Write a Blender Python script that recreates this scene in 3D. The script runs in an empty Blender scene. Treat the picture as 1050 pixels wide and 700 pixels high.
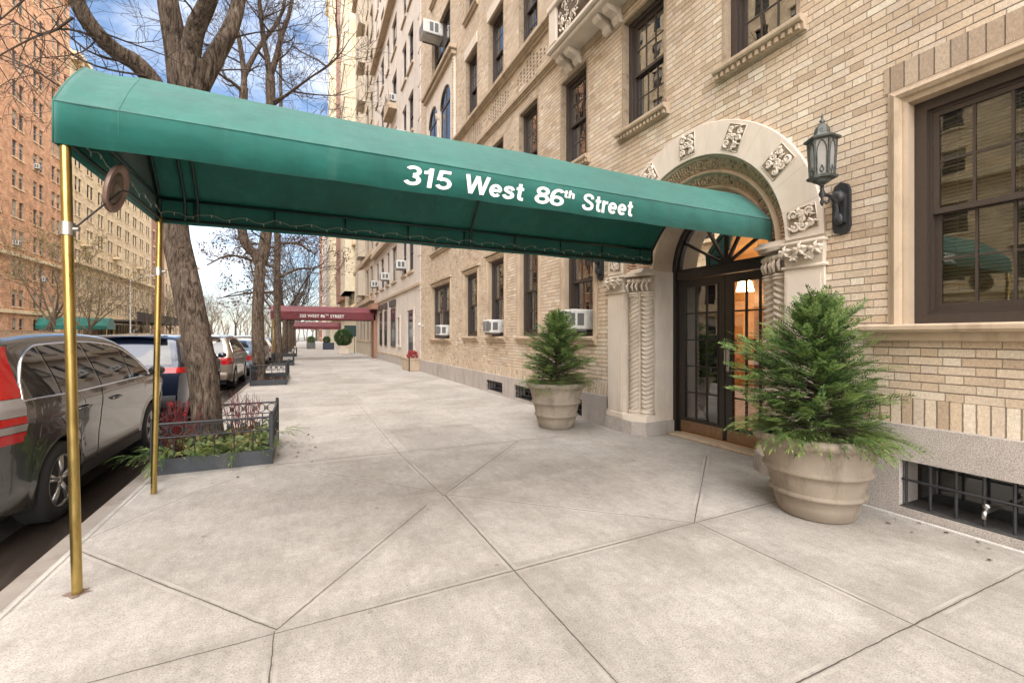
import bpy, bmesh, math, random
from mathutils import Vector, Matrix
R = math.radians
PI = math.pi
rnd = random.Random(7)
scene = bpy.context.scene
C = scene.collection

# ------------------------------------------------------------------ objects
class MB:
    """collects geometry; build() links it as ONE mesh object"""
    def __init__(s, T=None):
        s.v = []; s.f = []; s.m = []; s.T = T; s.cur = 0
    def add(s, vs, fs, m=None):
        n = len(s.v)
        if s.T: vs = [s.T(*p) for p in vs]
        s.v += [tuple(p) for p in vs]
        s.f += [tuple(i + n for i in f) for f in fs]
        s.m += [s.cur if m is None else m] * len(fs)
        return s
    def box(s, a0, a1, b0, b1, c0, c1, m=None):
        vs = [(x, y, z) for x in (a0, a1) for y in (b0, b1) for z in (c0, c1)]
        return s.add(vs, [(0,1,3,2),(4,6,7,5),(0,4,5,1),(2,3,7,6),(0,2,6,4),(1,5,7,3)], m)
    def bevbox(s, a0, a1, b0, b1, c0, c1, r=.01, m=None):
        # box whose 12 edges are chamfered
        xs = (a0, a0+r, a1-r, a1); ys = (b0, b0+r, b1-r, b1); zs = (c0, c0+r, c1-r, c1)
        vs = []; idx = {}
        def V(i, j, k):
            if (i,j,k) not in idx:
                idx[(i,j,k)] = len(vs); vs.append((xs[i], ys[j], zs[k]))
            return idx[(i,j,k)]
        fs = []
        for e, o in ((0,1),(3,2)):
            fs.append((V(e,1,1),V(e,2,1),V(e,2,2),V(e,1,2)))
            fs.append((V(1,e,1),V(2,e,1),V(2,e,2),V(1,e,2)))
            fs.append((V(1,1,e),V(2,1,e),V(2,2,e),V(1,2,e)))
        for e in (0,3):
            for g in (0,3):
                p, q = (1 if e==0 else 2), (1 if g==0 else 2)
                fs.append((V(e,q,1),V(p,g,1),V(p,g,2),V(e,q,2)))
                fs.append((V(e,1,q),V(p,1,g),V(p,2,g),V(e,2,q)))
                fs.append((V(1,e,q),V(1,p,g),V(2,p,g),V(2,e,q)))
                for h in (0,3):
                    w = 1 if h==0 else 2
                    fs.append((V(e,q,w),V(p,g,w),V(p,q,h)))
        return s.add(vs, fs, m)
    def tube(s, pts, rad, n=8, m=None, cap=True):
        pts = [Vector(p) for p in pts]
        if not hasattr(rad, '__len__'): rad = [rad]*len(pts)
        up = Vector((0,0,1)); vs = []; prev = None
        for i, p in enumerate(pts):
            t = (pts[min(i+1,len(pts)-1)] - pts[max(i-1,0)])
            if t.length < 1e-9: t = Vector((0,0,1))
            t.normalize()
            if prev is None:
                a = t.cross(up)
                if a.length < .1: a = t.cross(Vector((1,0,0)))
            else:
                a = prev - t*prev.dot(t)
                if a.length < 1e-6: a = t.cross(up)
            a.normalize(); b = t.cross(a); prev = a
            for k in range(n):
                w = 2*PI*k/n
                vs.append(p + (a*math.cos(w) + b*math.sin(w))*rad[i])
        fs = []
        for i in range(len(pts)-1):
            for k in range(n):
                k2 = (k+1) % n
                fs.append((i*n+k, i*n+k2, (i+1)*n+k2, (i+1)*n+k))
        if cap:
            fs.append(tuple(range(n))); fs.append(tuple((len(pts)-1)*n+k for k in reversed(range(n))))
        return s.add(vs, fs, m)
    def lathe(s, prof, c=(0,0,0), n=32, m=None, disp=None):
        vs = []
        for (r, z) in prof:
            for k in range(n):
                w = 2*PI*k/n
                rr = r + (disp(w, z) if disp else 0)
                vs.append((c[0]+rr*math.cos(w), c[1]+rr*math.sin(w), c[2]+z))
        fs = [(i*n+k, i*n+(k+1)%n, (i+1)*n+(k+1)%n, (i+1)*n+k) for i in range(len(prof)-1) for k in range(n)]
        fs.append(tuple(range(n))); fs.append(tuple((len(prof)-1)*n+k for k in range(n)))
        return s.add(vs, fs, m)
    def ball(s, c, r, n=10, sq=(1,1,1), m=None):
        prof = []
        k = n//2
        vs = [(c[0], c[1], c[2]-r*sq[2])]
        for i in range(1, k):
            a = -PI/2 + PI*i/k
            for j in range(n):
                w = 2*PI*j/n
                vs.append((c[0]+r*sq[0]*math.cos(a)*math.cos(w), c[1]+r*sq[1]*math.cos(a)*math.sin(w), c[2]+r*sq[2]*math.sin(a)))
        vs.append((c[0], c[1], c[2]+r*sq[2])); L = len(vs)-1
        fs = [(0, 1+(j+1)%n, 1+j) for j in range(n)]
        for i in range(k-2):
            for j in range(n):
                fs.append((1+i*n+j, 1+i*n+(j+1)%n, 1+(i+1)*n+(j+1)%n, 1+(i+1)*n+j))
        fs += [(L, 1+(k-2)*n+j, 1+(k-2)*n+(j+1)%n) for j in range(n)]
        return s.add(vs, fs, m)
    def prism(s, poly, axis, a, b, m=None):
        """poly of 2D points extruded along axis (0,1,2) from a to b"""
        def P(u, v, w):
            return {0:(w,u,v), 1:(u,w,v), 2:(u,v,w)}[axis]
        n = len(poly)
        vs = [P(u,v,a) for u,v in poly] + [P(u,v,b) for u,v in poly]
        fs = [tuple(range(n)), tuple(range(2*n-1, n-1, -1))] + [(i,(i+1)%n,n+(i+1)%n,n+i) for i in range(n)]
        return s.add(vs, fs, m)
    def quad(s, a, b, c, d, m=None):
        return s.add([a,b,c,d], [(0,1,2,3)], m)
    def grid(s, rows, m=None, closed=False):
        n = len(rows[0]); vs = [p for r in rows for p in r]
        fs = [(i*n+j, i*n+j+1, (i+1)*n+j+1, (i+1)*n+j) for i in range(len(rows)-1) for j in range(n-1)]
        return s.add(vs, fs, m)
    def build(s, name, mat, parent=None, smooth=False, recalc=True, auto=None):
        off = Vector((0,0,0)); p = parent
        while p: off += p.location; p = p.parent
        me = bpy.data.meshes.new(name)
        me.from_pydata([tuple(Vector(v)-off) for v in s.v], [], s.f)
        mats = mat if isinstance(mat, (list, tuple)) else [mat]
        for q in mats: me.materials.append(q)
        if len(mats) > 1:
            me.polygons.foreach_set('material_index', s.m)
        if recalc:
            bm = bmesh.new(); bm.from_mesh(me)
            bmesh.ops.recalc_face_normals(bm, faces=bm.faces)
            bm.to_mesh(me); bm.free()
        if smooth:
            if auto:
                me.polygons.foreach_set('use_smooth', [True]*len(me.polygons))
                bm = bmesh.new(); bm.from_mesh(me)
                for e in bm.edges:
                    if len(e.link_faces) == 2 and e.calc_face_angle(0) > R(auto): e.smooth = False
                bm.to_mesh(me); bm.free()
            else:
                me.polygons.foreach_set('use_smooth', [True]*len(me.polygons))
        me.update()
        o = bpy.data.objects.new(name, me)
        C.objects.link(o)
        if parent: o.parent = parent
        return o

def tag(o, label=None, cat=None, group=None, kind=None):
    if label: o['label'] = label
    if cat: o['category'] = cat
    if group: o['group'] = group
    if kind: o['kind'] = kind
    return o
def thing(name, label, cat, loc=(0,0,0), group=None):
    o = bpy.data.objects.new(name, None); C.objects.link(o)
    o.empty_display_size = .2
    o.location = loc
    return tag(o, label, cat, group)
KIDS = {}
def copy_tree(o, parent=None, loc=None, rotz=None, scale=None, label=None, group=None):
    c = o.copy(); C.objects.link(c); c.parent = parent
    if loc is not None: c.location = loc
    if rotz is not None: c.rotation_euler = (0,0,rotz)
    if scale is not None: c.scale = scale if hasattr(scale,'__len__') else (scale,)*3
    if label: c['label'] = label
    if group: c['group'] = group
    for ch in list(o.children): copy_tree(ch, c)
    return c

# ------------------------------------------------------------------ materials
def mat_new(name):
    m = bpy.data.materials.new(name); m.use_nodes = True
    nt = m.node_tree; nt.nodes.clear()
    out = nt.nodes.new('ShaderNodeOutputMaterial')
    b = nt.nodes.new('ShaderNodeBsdfPrincipled')
    nt.links.new(b.outputs[0], out.inputs[0])
    return m, nt, b, out
class N:
    """thin node builder"""
    def __init__(s, nt): s.nt = nt
    def n(s, t, **k):
        x = s.nt.nodes.new(t)
        for a, b in k.items(): setattr(x, a, b)
        return x
    def link(s, a, b): s.nt.links.new(a, b)
    def set(s, sock, v):
        if isinstance(v, bpy.types.NodeSocket): s.nt.links.new(v, sock)
        else:
            if hasattr(v,'__len__') and len(v) == 3 and sock.type == 'RGBA': v = (*v, 1)
            sock.default_value = v
    def math(s, op, a, b=0, clamp=False, c=None):
        x = s.n('ShaderNodeMath', operation=op); x.use_clamp = clamp
        s.set(x.inputs[0], a); s.set(x.inputs[1], b)
        if c is not None: s.set(x.inputs[2], c)
        return x.outputs[0]
    def mix(s, f, a, b, mode='MIX'):
        x = s.n('ShaderNodeMix', data_type='RGBA', blend_type=mode)
        s.set(x.inputs[0], f); s.set(x.inputs[6], a); s.set(x.inputs[7], b)
        return x.outputs[2]
    def ramp(s, f, stops):
        x = s.n('ShaderNodeValToRGB'); s.set(x.inputs[0], f)
        e = x.color_ramp.elements
        while len(e) < len(stops): e.new(.5)
        for i, (p, c) in enumerate(stops):
            e[i].position = p; e[i].color = (*c, 1) if hasattr(c,'__len__') else (c,c,c,1)
        return x.outputs[0]
    def co(s, which='Object'): return s.n('ShaderNodeTexCoord').outputs[which]
    def mapping(s, v, loc=(0,0,0), rot=(0,0,0), sc=(1,1,1)):
        x = s.n('ShaderNodeMapping'); s.set(x.inputs[0], v)
        x.inputs[1].default_value = loc; x.inputs[2].default_value = rot; x.inputs[3].default_value = sc
        return x.outputs[0]
    def noise(s, v, scale=5, detail=4, rough=.55, dist=0, out=0):
        x = s.n('ShaderNodeTexNoise'); s.set(x.inputs['Vector'], v)
        x.inputs['Scale'].default_value = scale; x.inputs['Detail'].default_value = detail
        x.inputs['Roughness'].default_value = rough; x.inputs['Distortion'].default_value = dist
        return x.outputs[out]
    def bump(s, h, strength=.3, dist=.01, normal=None):
        x = s.n('ShaderNodeBump'); s.set(x.inputs['Height'], h)
        x.inputs['Strength'].default_value = strength; x.inputs['Distance'].default_value = dist
        if normal is not None: s.link(normal, x.inputs['Normal'])
        return x.outputs[0]
def scol(c, k): return tuple(min(1, x*k) for x in c)
def simple(name, col, rough=.6, metal=0, noise=0, nscale=8, bump=0, bscale=40, coat=0, spec=.5, dirt=None, stretch=(1,1,1), bdist=.01):
    m, nt, b, out = mat_new(name); g = N(nt)
    b.inputs['Roughness'].default_value = rough; b.inputs['Metallic'].default_value = metal
    b.inputs['Coat Weight'].default_value = coat; b.inputs['Specular IOR Level'].default_value = spec
    b.inputs['Coat Roughness'].default_value = .04
    co = g.mapping(g.co(), sc=stretch)
    if noise:
        f = g.noise(co, nscale, 5, .6)
        c = g.ramp(f, [(.25, scol(col, 1-noise)), (.75, scol(col, 1+noise))])
        if dirt:
            f2 = g.noise(co, nscale*.31, 6, .7)
            c = g.mix(g.ramp(f2, [(.52, 0), (.72, .8)]), c, dirt)
        g.link(c, b.inputs['Base Color'])
        g.link(g.math('MULTIPLY_ADD', f, .2, c=rough-.1), b.inputs['Roughness'])
    else: b.inputs['Base Color'].default_value = (*col, 1)
    if bump:
        g.link(g.bump(g.noise(co, bscale, 5, .65), bump, bdist), b.inputs['Normal'])
    return m
def facade_uv(g):
    sp = g.n('ShaderNodeSeparateXYZ'); g.link(g.co(), sp.inputs[0])
    cb = g.n('ShaderNodeCombineXYZ')
    g.link(g.math('ADD', sp.outputs[0], sp.outputs[1]), cb.inputs[0]); g.link(sp.outputs[2], cb.inputs[1])
    return cb.outputs[0], sp
def brick(name, c1, c2, mortar, w=.215, h=.081, ms=.007, bias=0, bump=.8, offset=.5, stain=.25, soldier=False, zoff=0.0, rare=None, fine=True):
    m, nt, b, out = mat_new(name); g = N(nt)
    uv, sp = facade_uv(g)
    wob = g.noise(g.co(), 7, 2, .5, out=1)
    va = g.n('ShaderNodeVectorMath', operation='MULTIPLY_ADD')
    g.link(wob, va.inputs[0]); va.inputs[1].default_value = (.006,.006,0) if fine else (0,0,0); g.link(uv, va.inputs[2])
    uvw = g.mapping(va.outputs[0], loc=(0, zoff, 0))
    def bt(a, c, mo, sm=.15):
        x = g.n('ShaderNodeTexBrick'); g.link(uvw, x.inputs['Vector'])
        x.offset = 0 if soldier else offset; x.squash = 1
        g.set(x.inputs['Color1'], a); g.set(x.inputs['Color2'], c); g.set(x.inputs['Mortar'], mo)
        x.inputs['Scale'].default_value = 1; x.inputs['Mortar Size'].default_value = ms
        x.inputs['Mortar Smooth'].default_value = sm; x.inputs['Bias'].default_value = bias
        x.inputs['Brick Width'].default_value = w; x.inputs['Row Height'].default_value = h
        return x
    x = bt(c1, c2, mortar)
    col = x.outputs['Color']
    # a second, independent per-brick lottery: a few odd bricks
    va2 = g.n('ShaderNodeVectorMath', operation='ADD'); g.link(uvw, va2.inputs[0]); va2.inputs[1].default_value = (w*14, h*22, 0)
    y = g.n('ShaderNodeTexBrick'); g.link(va2.outputs[0], y.inputs['Vector']); y.offset = x.offset
    for k in ('Scale','Mortar Size','Mortar Smooth','Brick Width','Row Height'): y.inputs[k].default_value = x.inputs[k].default_value
    y.inputs['Color1'].default_value = (0,0,0,1); y.inputs['Color2'].default_value = (1,1,1,1); y.inputs['Mortar'].default_value = (0,0,0,1)
    odd = g.ramp(y.outputs['Color'], [(.78, 0), (.86, 1)])
    if rare: col = g.mix(g.math('MULTIPLY', odd, .6), col, rare)
    pale_bricks = g.ramp(y.outputs['Color'], [(.0, 1.0), (.16, 0)])  # a random few bricks in a paler tone
    inv = g.math('SUBTRACT', 1, x.outputs['Fac'])
    col = g.mix(g.math('MULTIPLY', g.math('MULTIPLY', pale_bricks, inv), .6), col, (.72,.62,.50))
    n1 = g.noise(g.co(), 1.3, 5, .6)
    n2 = g.noise(g.co(), 60, 4, .7)
    col = g.mix(stain, col, g.mix(1, col, g.ramp(n1, [(.3, .45), (.7, 1.25)]), 'MULTIPLY'))
    if fine: col = g.mix(.35, col, g.mix(1, col, g.ramp(n2, [(.3, .55), (.7, 1.3)]), 'MULTIPLY'))
    g.link(col, b.inputs['Base Color'])
    b.inputs['Roughness'].default_value = .88; b.inputs['Specular IOR Level'].default_value = .25
    hh = g.math('MULTIPLY_ADD', n2, .28 if fine else 0, c=inv)
    hh = g.math('MULTIPLY_ADD', y.outputs['Color'], .25, c=hh)
    g.link(g.bump(hh, bump, .012), b.inputs['Normal'])
    return m
def flemish(name, cols, hj, vj, row=.0705, st=.222, hd=.112, bump=.9, soldier=False, zoff=0.0, stain=.4):
    """hand-laid brick: long and short bricks in turn, raked bed joints with their shadow painted dark, thin perpends"""
    m, nt, b, out = mat_new(name); g = N(nt)
    uv, _ = facade_uv(g); co = g.co()
    wob = g.noise(co, 5, 3, .6, out=1)
    va = g.n('ShaderNodeVectorMath', operation='MULTIPLY_ADD'); g.link(wob, va.inputs[0]); va.inputs[1].default_value = (.007,.007,0); g.link(uv, va.inputs[2])
    sp = g.n('ShaderNodeSeparateXYZ'); g.link(va.outputs[0], sp.inputs[0])
    u, v = sp.outputs[0], g.math('ADD', sp.outputs[1], zoff)
    P = st+hd
    if soldier: rowi = g.math('FLOOR', g.math('DIVIDE', v, .6)); fv = g.math('ADD', g.math('MULTIPLY', v, 0), .3); rowh = .6; P = row
    else: q_ = g.math('DIVIDE', v, row); rowi = g.math('FLOOR', q_); fv = g.math('MULTIPLY', g.math('FRACT', q_), row); rowh = row
    par = g.math('MULTIPLY', g.math('FLOORED_MODULO', rowi, 2), P*.5)
    jit = g.n('ShaderNodeTexWhiteNoise', noise_dimensions='1D'); g.link(rowi, jit.inputs['W'])
    u2 = g.math('ADD', g.math('ADD', u, 50), g.math('ADD', par, g.math('MULTIPLY', jit.outputs['Value'], .03)))
    pu = g.math('DIVIDE', u2, P); cell = g.math('FLOOR', pu); fu = g.math('MULTIPLY', g.math('FRACT', pu), P)
    if soldier: ish = g.math('MULTIPLY', fu, 0); lo, hi = fu, g.math('SUBTRACT', P, fu)
    else:
        ish = g.math('GREATER_THAN', fu, st)
        lo = g.math('SUBTRACT', fu, g.math('MULTIPLY', ish, st))
        hi = g.math('SUBTRACT', g.math('MULTIPLY_ADD', ish, hd, c=st), fu)
    du = g.math('MINIMUM', lo, hi); dv = g.math('MINIMUM', fv, g.math('SUBTRACT', rowh, fv))
    edge = g.noise(co, 60, 3, .7)
    ew = g.math('MULTIPLY_ADD', edge, .004, c=-.002)
    def mask(d, w): 
        x = g.n('ShaderNodeMapRange'); x.interpolation_type = 'SMOOTHSTEP'; g.link(g.math('ADD', d, ew), x.inputs[0]); x.inputs[1].default_value = w*.45; x.inputs[2].default_value = w*1.25; x.inputs[3].default_value = 1; x.inputs[4].default_value = 0
        return x.outputs[0]
    mh, mv = mask(dv, .0050), mask(du, .0042 if not soldier else .0055)
    cb = g.n('ShaderNodeCombineXYZ'); g.link(g.math('MULTIPLY_ADD', cell, 2, c=ish), cb.inputs[0]); g.link(rowi, cb.inputs[1])
    wn = g.n('ShaderNodeTexWhiteNoise', noise_dimensions='3D'); g.link(cb.outputs[0], wn.inputs['Vector'])
    k = len(cols); rp = g.n('ShaderNodeValToRGB'); rp.color_ramp.interpolation = 'LINEAR'; g.link(wn.outputs['Value'], rp.inputs[0])
    e = rp.color_ramp.elements
    while len(e) < k: e.new(.5)
    for i, c in enumerate(cols): e[i].position = i/(k-1); e[i].color = (*c, 1)
    col = rp.outputs[0]
    stri = g.noise(g.mapping(uv, sc=(230,26,1)), 1.0, 4, .7)          # wire-cut face
    n2 = g.noise(co, 48, 4, .75); n1 = g.noise(co, .9, 6, .65); n3 = g.noise(g.mapping(co, sc=(3,3,.6)), 1.1, 5, .7)
    col = g.mix(.42, col, g.mix(1, col, g.ramp(stri, [(.32,.55),(.68,1.35)]), 'MULTIPLY'))
    col = g.mix(.40, col, g.mix(1, col, g.ramp(n2, [(.3,.55),(.7,1.35)]), 'MULTIPLY'))
    col = g.mix(stain, col, g.mix(1, col, g.ramp(n1, [(.3,.62),(.7,1.28)]), 'MULTIPLY'))
    col = g.mix(g.math('MULTIPLY', g.ramp(n3, [(.56,0),(.75,1)]), .45), col, (.30,.235,.175))
    n4 = g.noise(g.mapping(co, loc=(5,2,9)), 1.6, 6, .7)
    col = g.mix(g.math('MULTIPLY', g.ramp(n4, [(.60,0),(.74,1)]), .45), col, (.62,.57,.52))     # lime bloom
    jn = g.ramp(g.noise(co, 3.2, 4, .7), [(.35, hj), (.68, scol(hj, 2.4))])
    col = g.mix(g.math('MULTIPLY', mv, .75), col, vj)
    col = g.mix(mh, col, jn)  # bed joints coloured darker for the shadow under each course
    g.link(col, b.inputs['Base Color']); b.inputs['Roughness'].default_value = .9; b.inputs['Specular IOR Level'].default_value = .2
    j = g.math('MAXIMUM', mh, g.math('MULTIPLY', mv, .7))
    hh = g.math('MULTIPLY_ADD', stri, .22, c=g.math('SUBTRACT', 1, j)); hh = g.math('MULTIPLY_ADD', n2, .25, c=hh); hh = g.math('MULTIPLY_ADD', wn.outputs['Value'], .35, c=hh)
    g.link(g.bump(hh, bump, .010), b.inputs['Normal'])
    return m
def stone(name, col, var=.12, dirt=(.25,.2,.15), dirtamt=.5, rough=.8, bump=.25, bscale=55, dscale=2.2, speckle=0, streak=True):
    m, nt, b, out = mat_new(name); g = N(nt)
    co = g.co()
    n1 = g.noise(co, 3.1, 6, .6)
    c = g.ramp(n1, [(.25, scol(col, 1-var)), (.75, scol(col, 1+var))])
    if speckle:
        s1 = g.noise(co, 130, 2, .6)
        c = g.mix(speckle, c, g.mix(1, c, g.ramp(s1, [(.36, .3), (.5, 1), (.64, 1.5)]), 'MULTIPLY'))
    d = g.noise(g.mapping(co, sc=(1.6,1.6,.45)) if streak else co, dscale, 7, .72)
    c = g.mix(g.math('MULTIPLY', g.ramp(d, [(.5, 0), (.74, 1)]), dirtamt), c, dirt)
    g.link(c, b.inputs['Base Color'])
    b.inputs['Roughness'].default_value = rough; b.inputs['Specular IOR Level'].default_value = .3
    g.link(g.bump(g.noise(co, bscale, 5, .7), bump, .006), b.inputs['Normal'])
    return m
def carved(name, col, dark, scale=14, kind='vor'):
    m, nt, b, out = mat_new(name); g = N(nt)
    co = g.co()
    wv = g.noise(co, scale*.6, 2, .5, out=1)
    vm = g.n('ShaderNodeVectorMath', operation='MULTIPLY_ADD'); g.link(wv, vm.inputs[0]); vm.inputs[1].default_value = (.12,.12,.12); g.link(co, vm.inputs[2])
    v = g.n('ShaderNodeTexVoronoi', feature='SMOOTH_F1'); g.link(vm.outputs[0], v.inputs['Vector']); v.inputs['Scale'].default_value = scale
    f = v.outputs['Distance']
    c = g.ramp(f, [(.18, col), (.5, scol(col,.85)), (.72, dark)])
    g.link(c, b.inputs['Base Color']); b.inputs['Roughness'].default_value = .85
    h = g.math('SUBTRACT', 1, f)
    g.link(g.bump(h, 1, .03), b.inputs['Normal'])
    return m
def glass(name, tint=(.75,.78,.76), ior=1.75, rough=.0, extra=0.0):
    m = bpy.data.materials.new(name); m.use_nodes = True
    nt = m.node_tree; nt.nodes.clear(); g = N(nt)
    out = g.n('ShaderNodeOutputMaterial')
    t = g.n('ShaderNodeBsdfTransparent'); t.inputs[0].default_value = (*tint, 1)
    gl = g.n('ShaderNodeBsdfGlossy'); gl.inputs['Roughness'].default_value = rough; gl.inputs[0].default_value = (1,1,1,1)
    g.link(g.bump(g.noise(g.co(), 1.6, 2, .4), .05, .04), gl.inputs['Normal'])
    fr = g.n('ShaderNodeFresnel'); fr.inputs[0].default_value = ior
    fac = g.math('ADD', fr.outputs[0], extra, clamp=True)
    mx = g.n('ShaderNodeMixShader'); g.link(fac, mx.inputs[0]); g.link(t.outputs[0], mx.inputs[1]); g.link(gl.outputs[0], mx.inputs[2])
    g.link(mx.outputs[0], out.inputs[0])
    return m
def emis(name, col, s):
    m, nt, b, out = mat_new(name)
    b.inputs['Base Color'].default_value = (*col,1); b.inputs['Emission Color'].default_value = (*col,1); b.inputs['Emission Strength'].default_value = s
    return m

M = {}
BC = [(.47,.355,.25),(.66,.52,.38),(.58,.45,.325),(.70,.57,.43),(.61,.505,.41),(.72,.59,.45),(.54,.42,.305),(.78,.69,.56)]
M['brick'] = flemish('buff_brick', BC, (.145,.11,.083), (.40,.32,.245))
M['soldier'] = flemish('buff_brick_soldier', BC, (.115,.085,.062), (.16,.12,.085), row=.078, soldier=True)
M['relief_ground'] = simple('relief_ground', (.27,.205,.15), .9, noise=.35, nscale=30, bump=.4)
M['stone'] = stone('limestone', (.60,.52,.43), dirt=(.30,.23,.165), dirtamt=.55)
M['stone_face'] = stone('limestone_pale', (.68,.59,.50), var=.07, dirt=(.42,.34,.26), dirtamt=.45, bump=.15)
M['stone_trim'] = stone('limestone_trim', (.48,.375,.27), dirt=(.22,.155,.10), dirtamt=.7)
M['carved'] = carved('carved_stone', (.66,.45,.31), (.20,.12,.08), 26)
M['carved_big'] = carved('carved_stone_panel', (.58,.51,.43), (.14,.10,.07), 9)
M['stone_dark'] = simple('dark_stone', (.16,.125,.095), .9, noise=.3, nscale=25, bump=.4)  # plain dark tone for relief grounds, mirror hub and brickwork openings
M['granite'] = stone('granite', (.44,.395,.36), var=.12, dirt=(.17,.14,.12), dirtamt=.5, speckle=.55, bump=.2, bscale=120)
M['frame'] = simple('bronze_brown_paint', (.055,.041,.034), .42, noise=.15, nscale=30)
M['frame_trim'] = simple('old_cream_trim', (.34,.26,.18), .7, noise=.25, nscale=20, dirt=(.12,.08,.05), bump=.3)
M['door'] = simple('black_bronze_door', (.022,.017,.014), .32, noise=.2, nscale=20)
M['brassplate'] = simple('bronze_kick_plate', (.30,.19,.115), .38, metal=.85, noise=.2, nscale=12)
M['brass'] = simple('aged_brass', (.46,.34,.12), .30, metal=1, noise=.28, nscale=14, dirt=(.16,.10,.035), stretch=(1,1,.25))
M['steel'] = simple('steel_clamp', (.45,.44,.42), .35, metal=1, noise=.2)
M['iron'] = simple('black_iron', (.022,.023,.026), .5, noise=.3, nscale=30, bump=.2)
M['iron_base'] = simple('black_iron_plate', (.030,.034,.040), .45, noise=.35, nscale=9, bump=.25, dirt=(.075,.07,.065))
M['lantern'] = simple('verdigris_bronze', (.085,.09,.082), .55, metal=.35, noise=.5, nscale=30, dirt=(.19,.22,.20), bump=.4)
M['lglass'] = simple('frosted_lantern_glass', (.30,.29,.265), .35, noise=.15, nscale=10)
M['glass'] = glass('window_glass', ior=1.75, extra=.20)
M['glass_low'] = glass('window_glass_low', ior=1.6, extra=.03)
M['glass_dark'] = simple('dark_window_glass', (.025,.028,.03), .05, spec=1.0)
M['dglass'] = glass('door_glass', tint=(.72,.64,.53), ior=1.55, extra=.13)
M['blind'] = simple('cream_blind', (.74,.66,.50), .8, noise=.1)
M['curtain'] = simple('pale_curtain', (.62,.58,.52), .9, noise=.1)
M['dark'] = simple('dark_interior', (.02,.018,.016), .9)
M['acw'] = simple('white_enamel', (.62,.61,.58), .5, noise=.1, dirt=(.35,.30,.25))
M['acg'] = simple('grey_grille', (.12,.12,.12), .6)
M['pot'] = stone('weathered_pot', (.30,.25,.195), var=.2, dirt=(.13,.10,.07), dirtamt=.8, rough=.75, bump=.2, dscale=3.5)
M['soil'] = simple('dark_soil', (.035,.025,.018), .95, bump=.8, noise=.4)
M['tyre'] = simple('tyre_rubber', (.018,.018,.019), .8, bump=.2)
M['alloy'] = simple('alloy_rim', (.55,.55,.56), .28, metal=.9)
M['chrome'] = simple('chrome_trim', (.78,.78,.78), .12, metal=1)
M['plastic'] = simple('black_plastic', (.02,.02,.022), .55)
M['redlens'] = simple('red_lens', (.42,.005,.007), .15, coat=.3)
M['clearlens'] = simple('clear_lens', (.30,.27,.26), .15, coat=.3)
M['cglass'] = glass('car_glass', tint=(.10,.10,.10), ior=1.6, extra=.10)
M['plate'] = simple('number_plate', (.62,.60,.52), .5)
M['kerbsteel'] = simple('rusty_kerb_edge', (.16,.105,.078), .7, noise=.35, nscale=5, bump=.3)
M['boxwood'] = None
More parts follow.
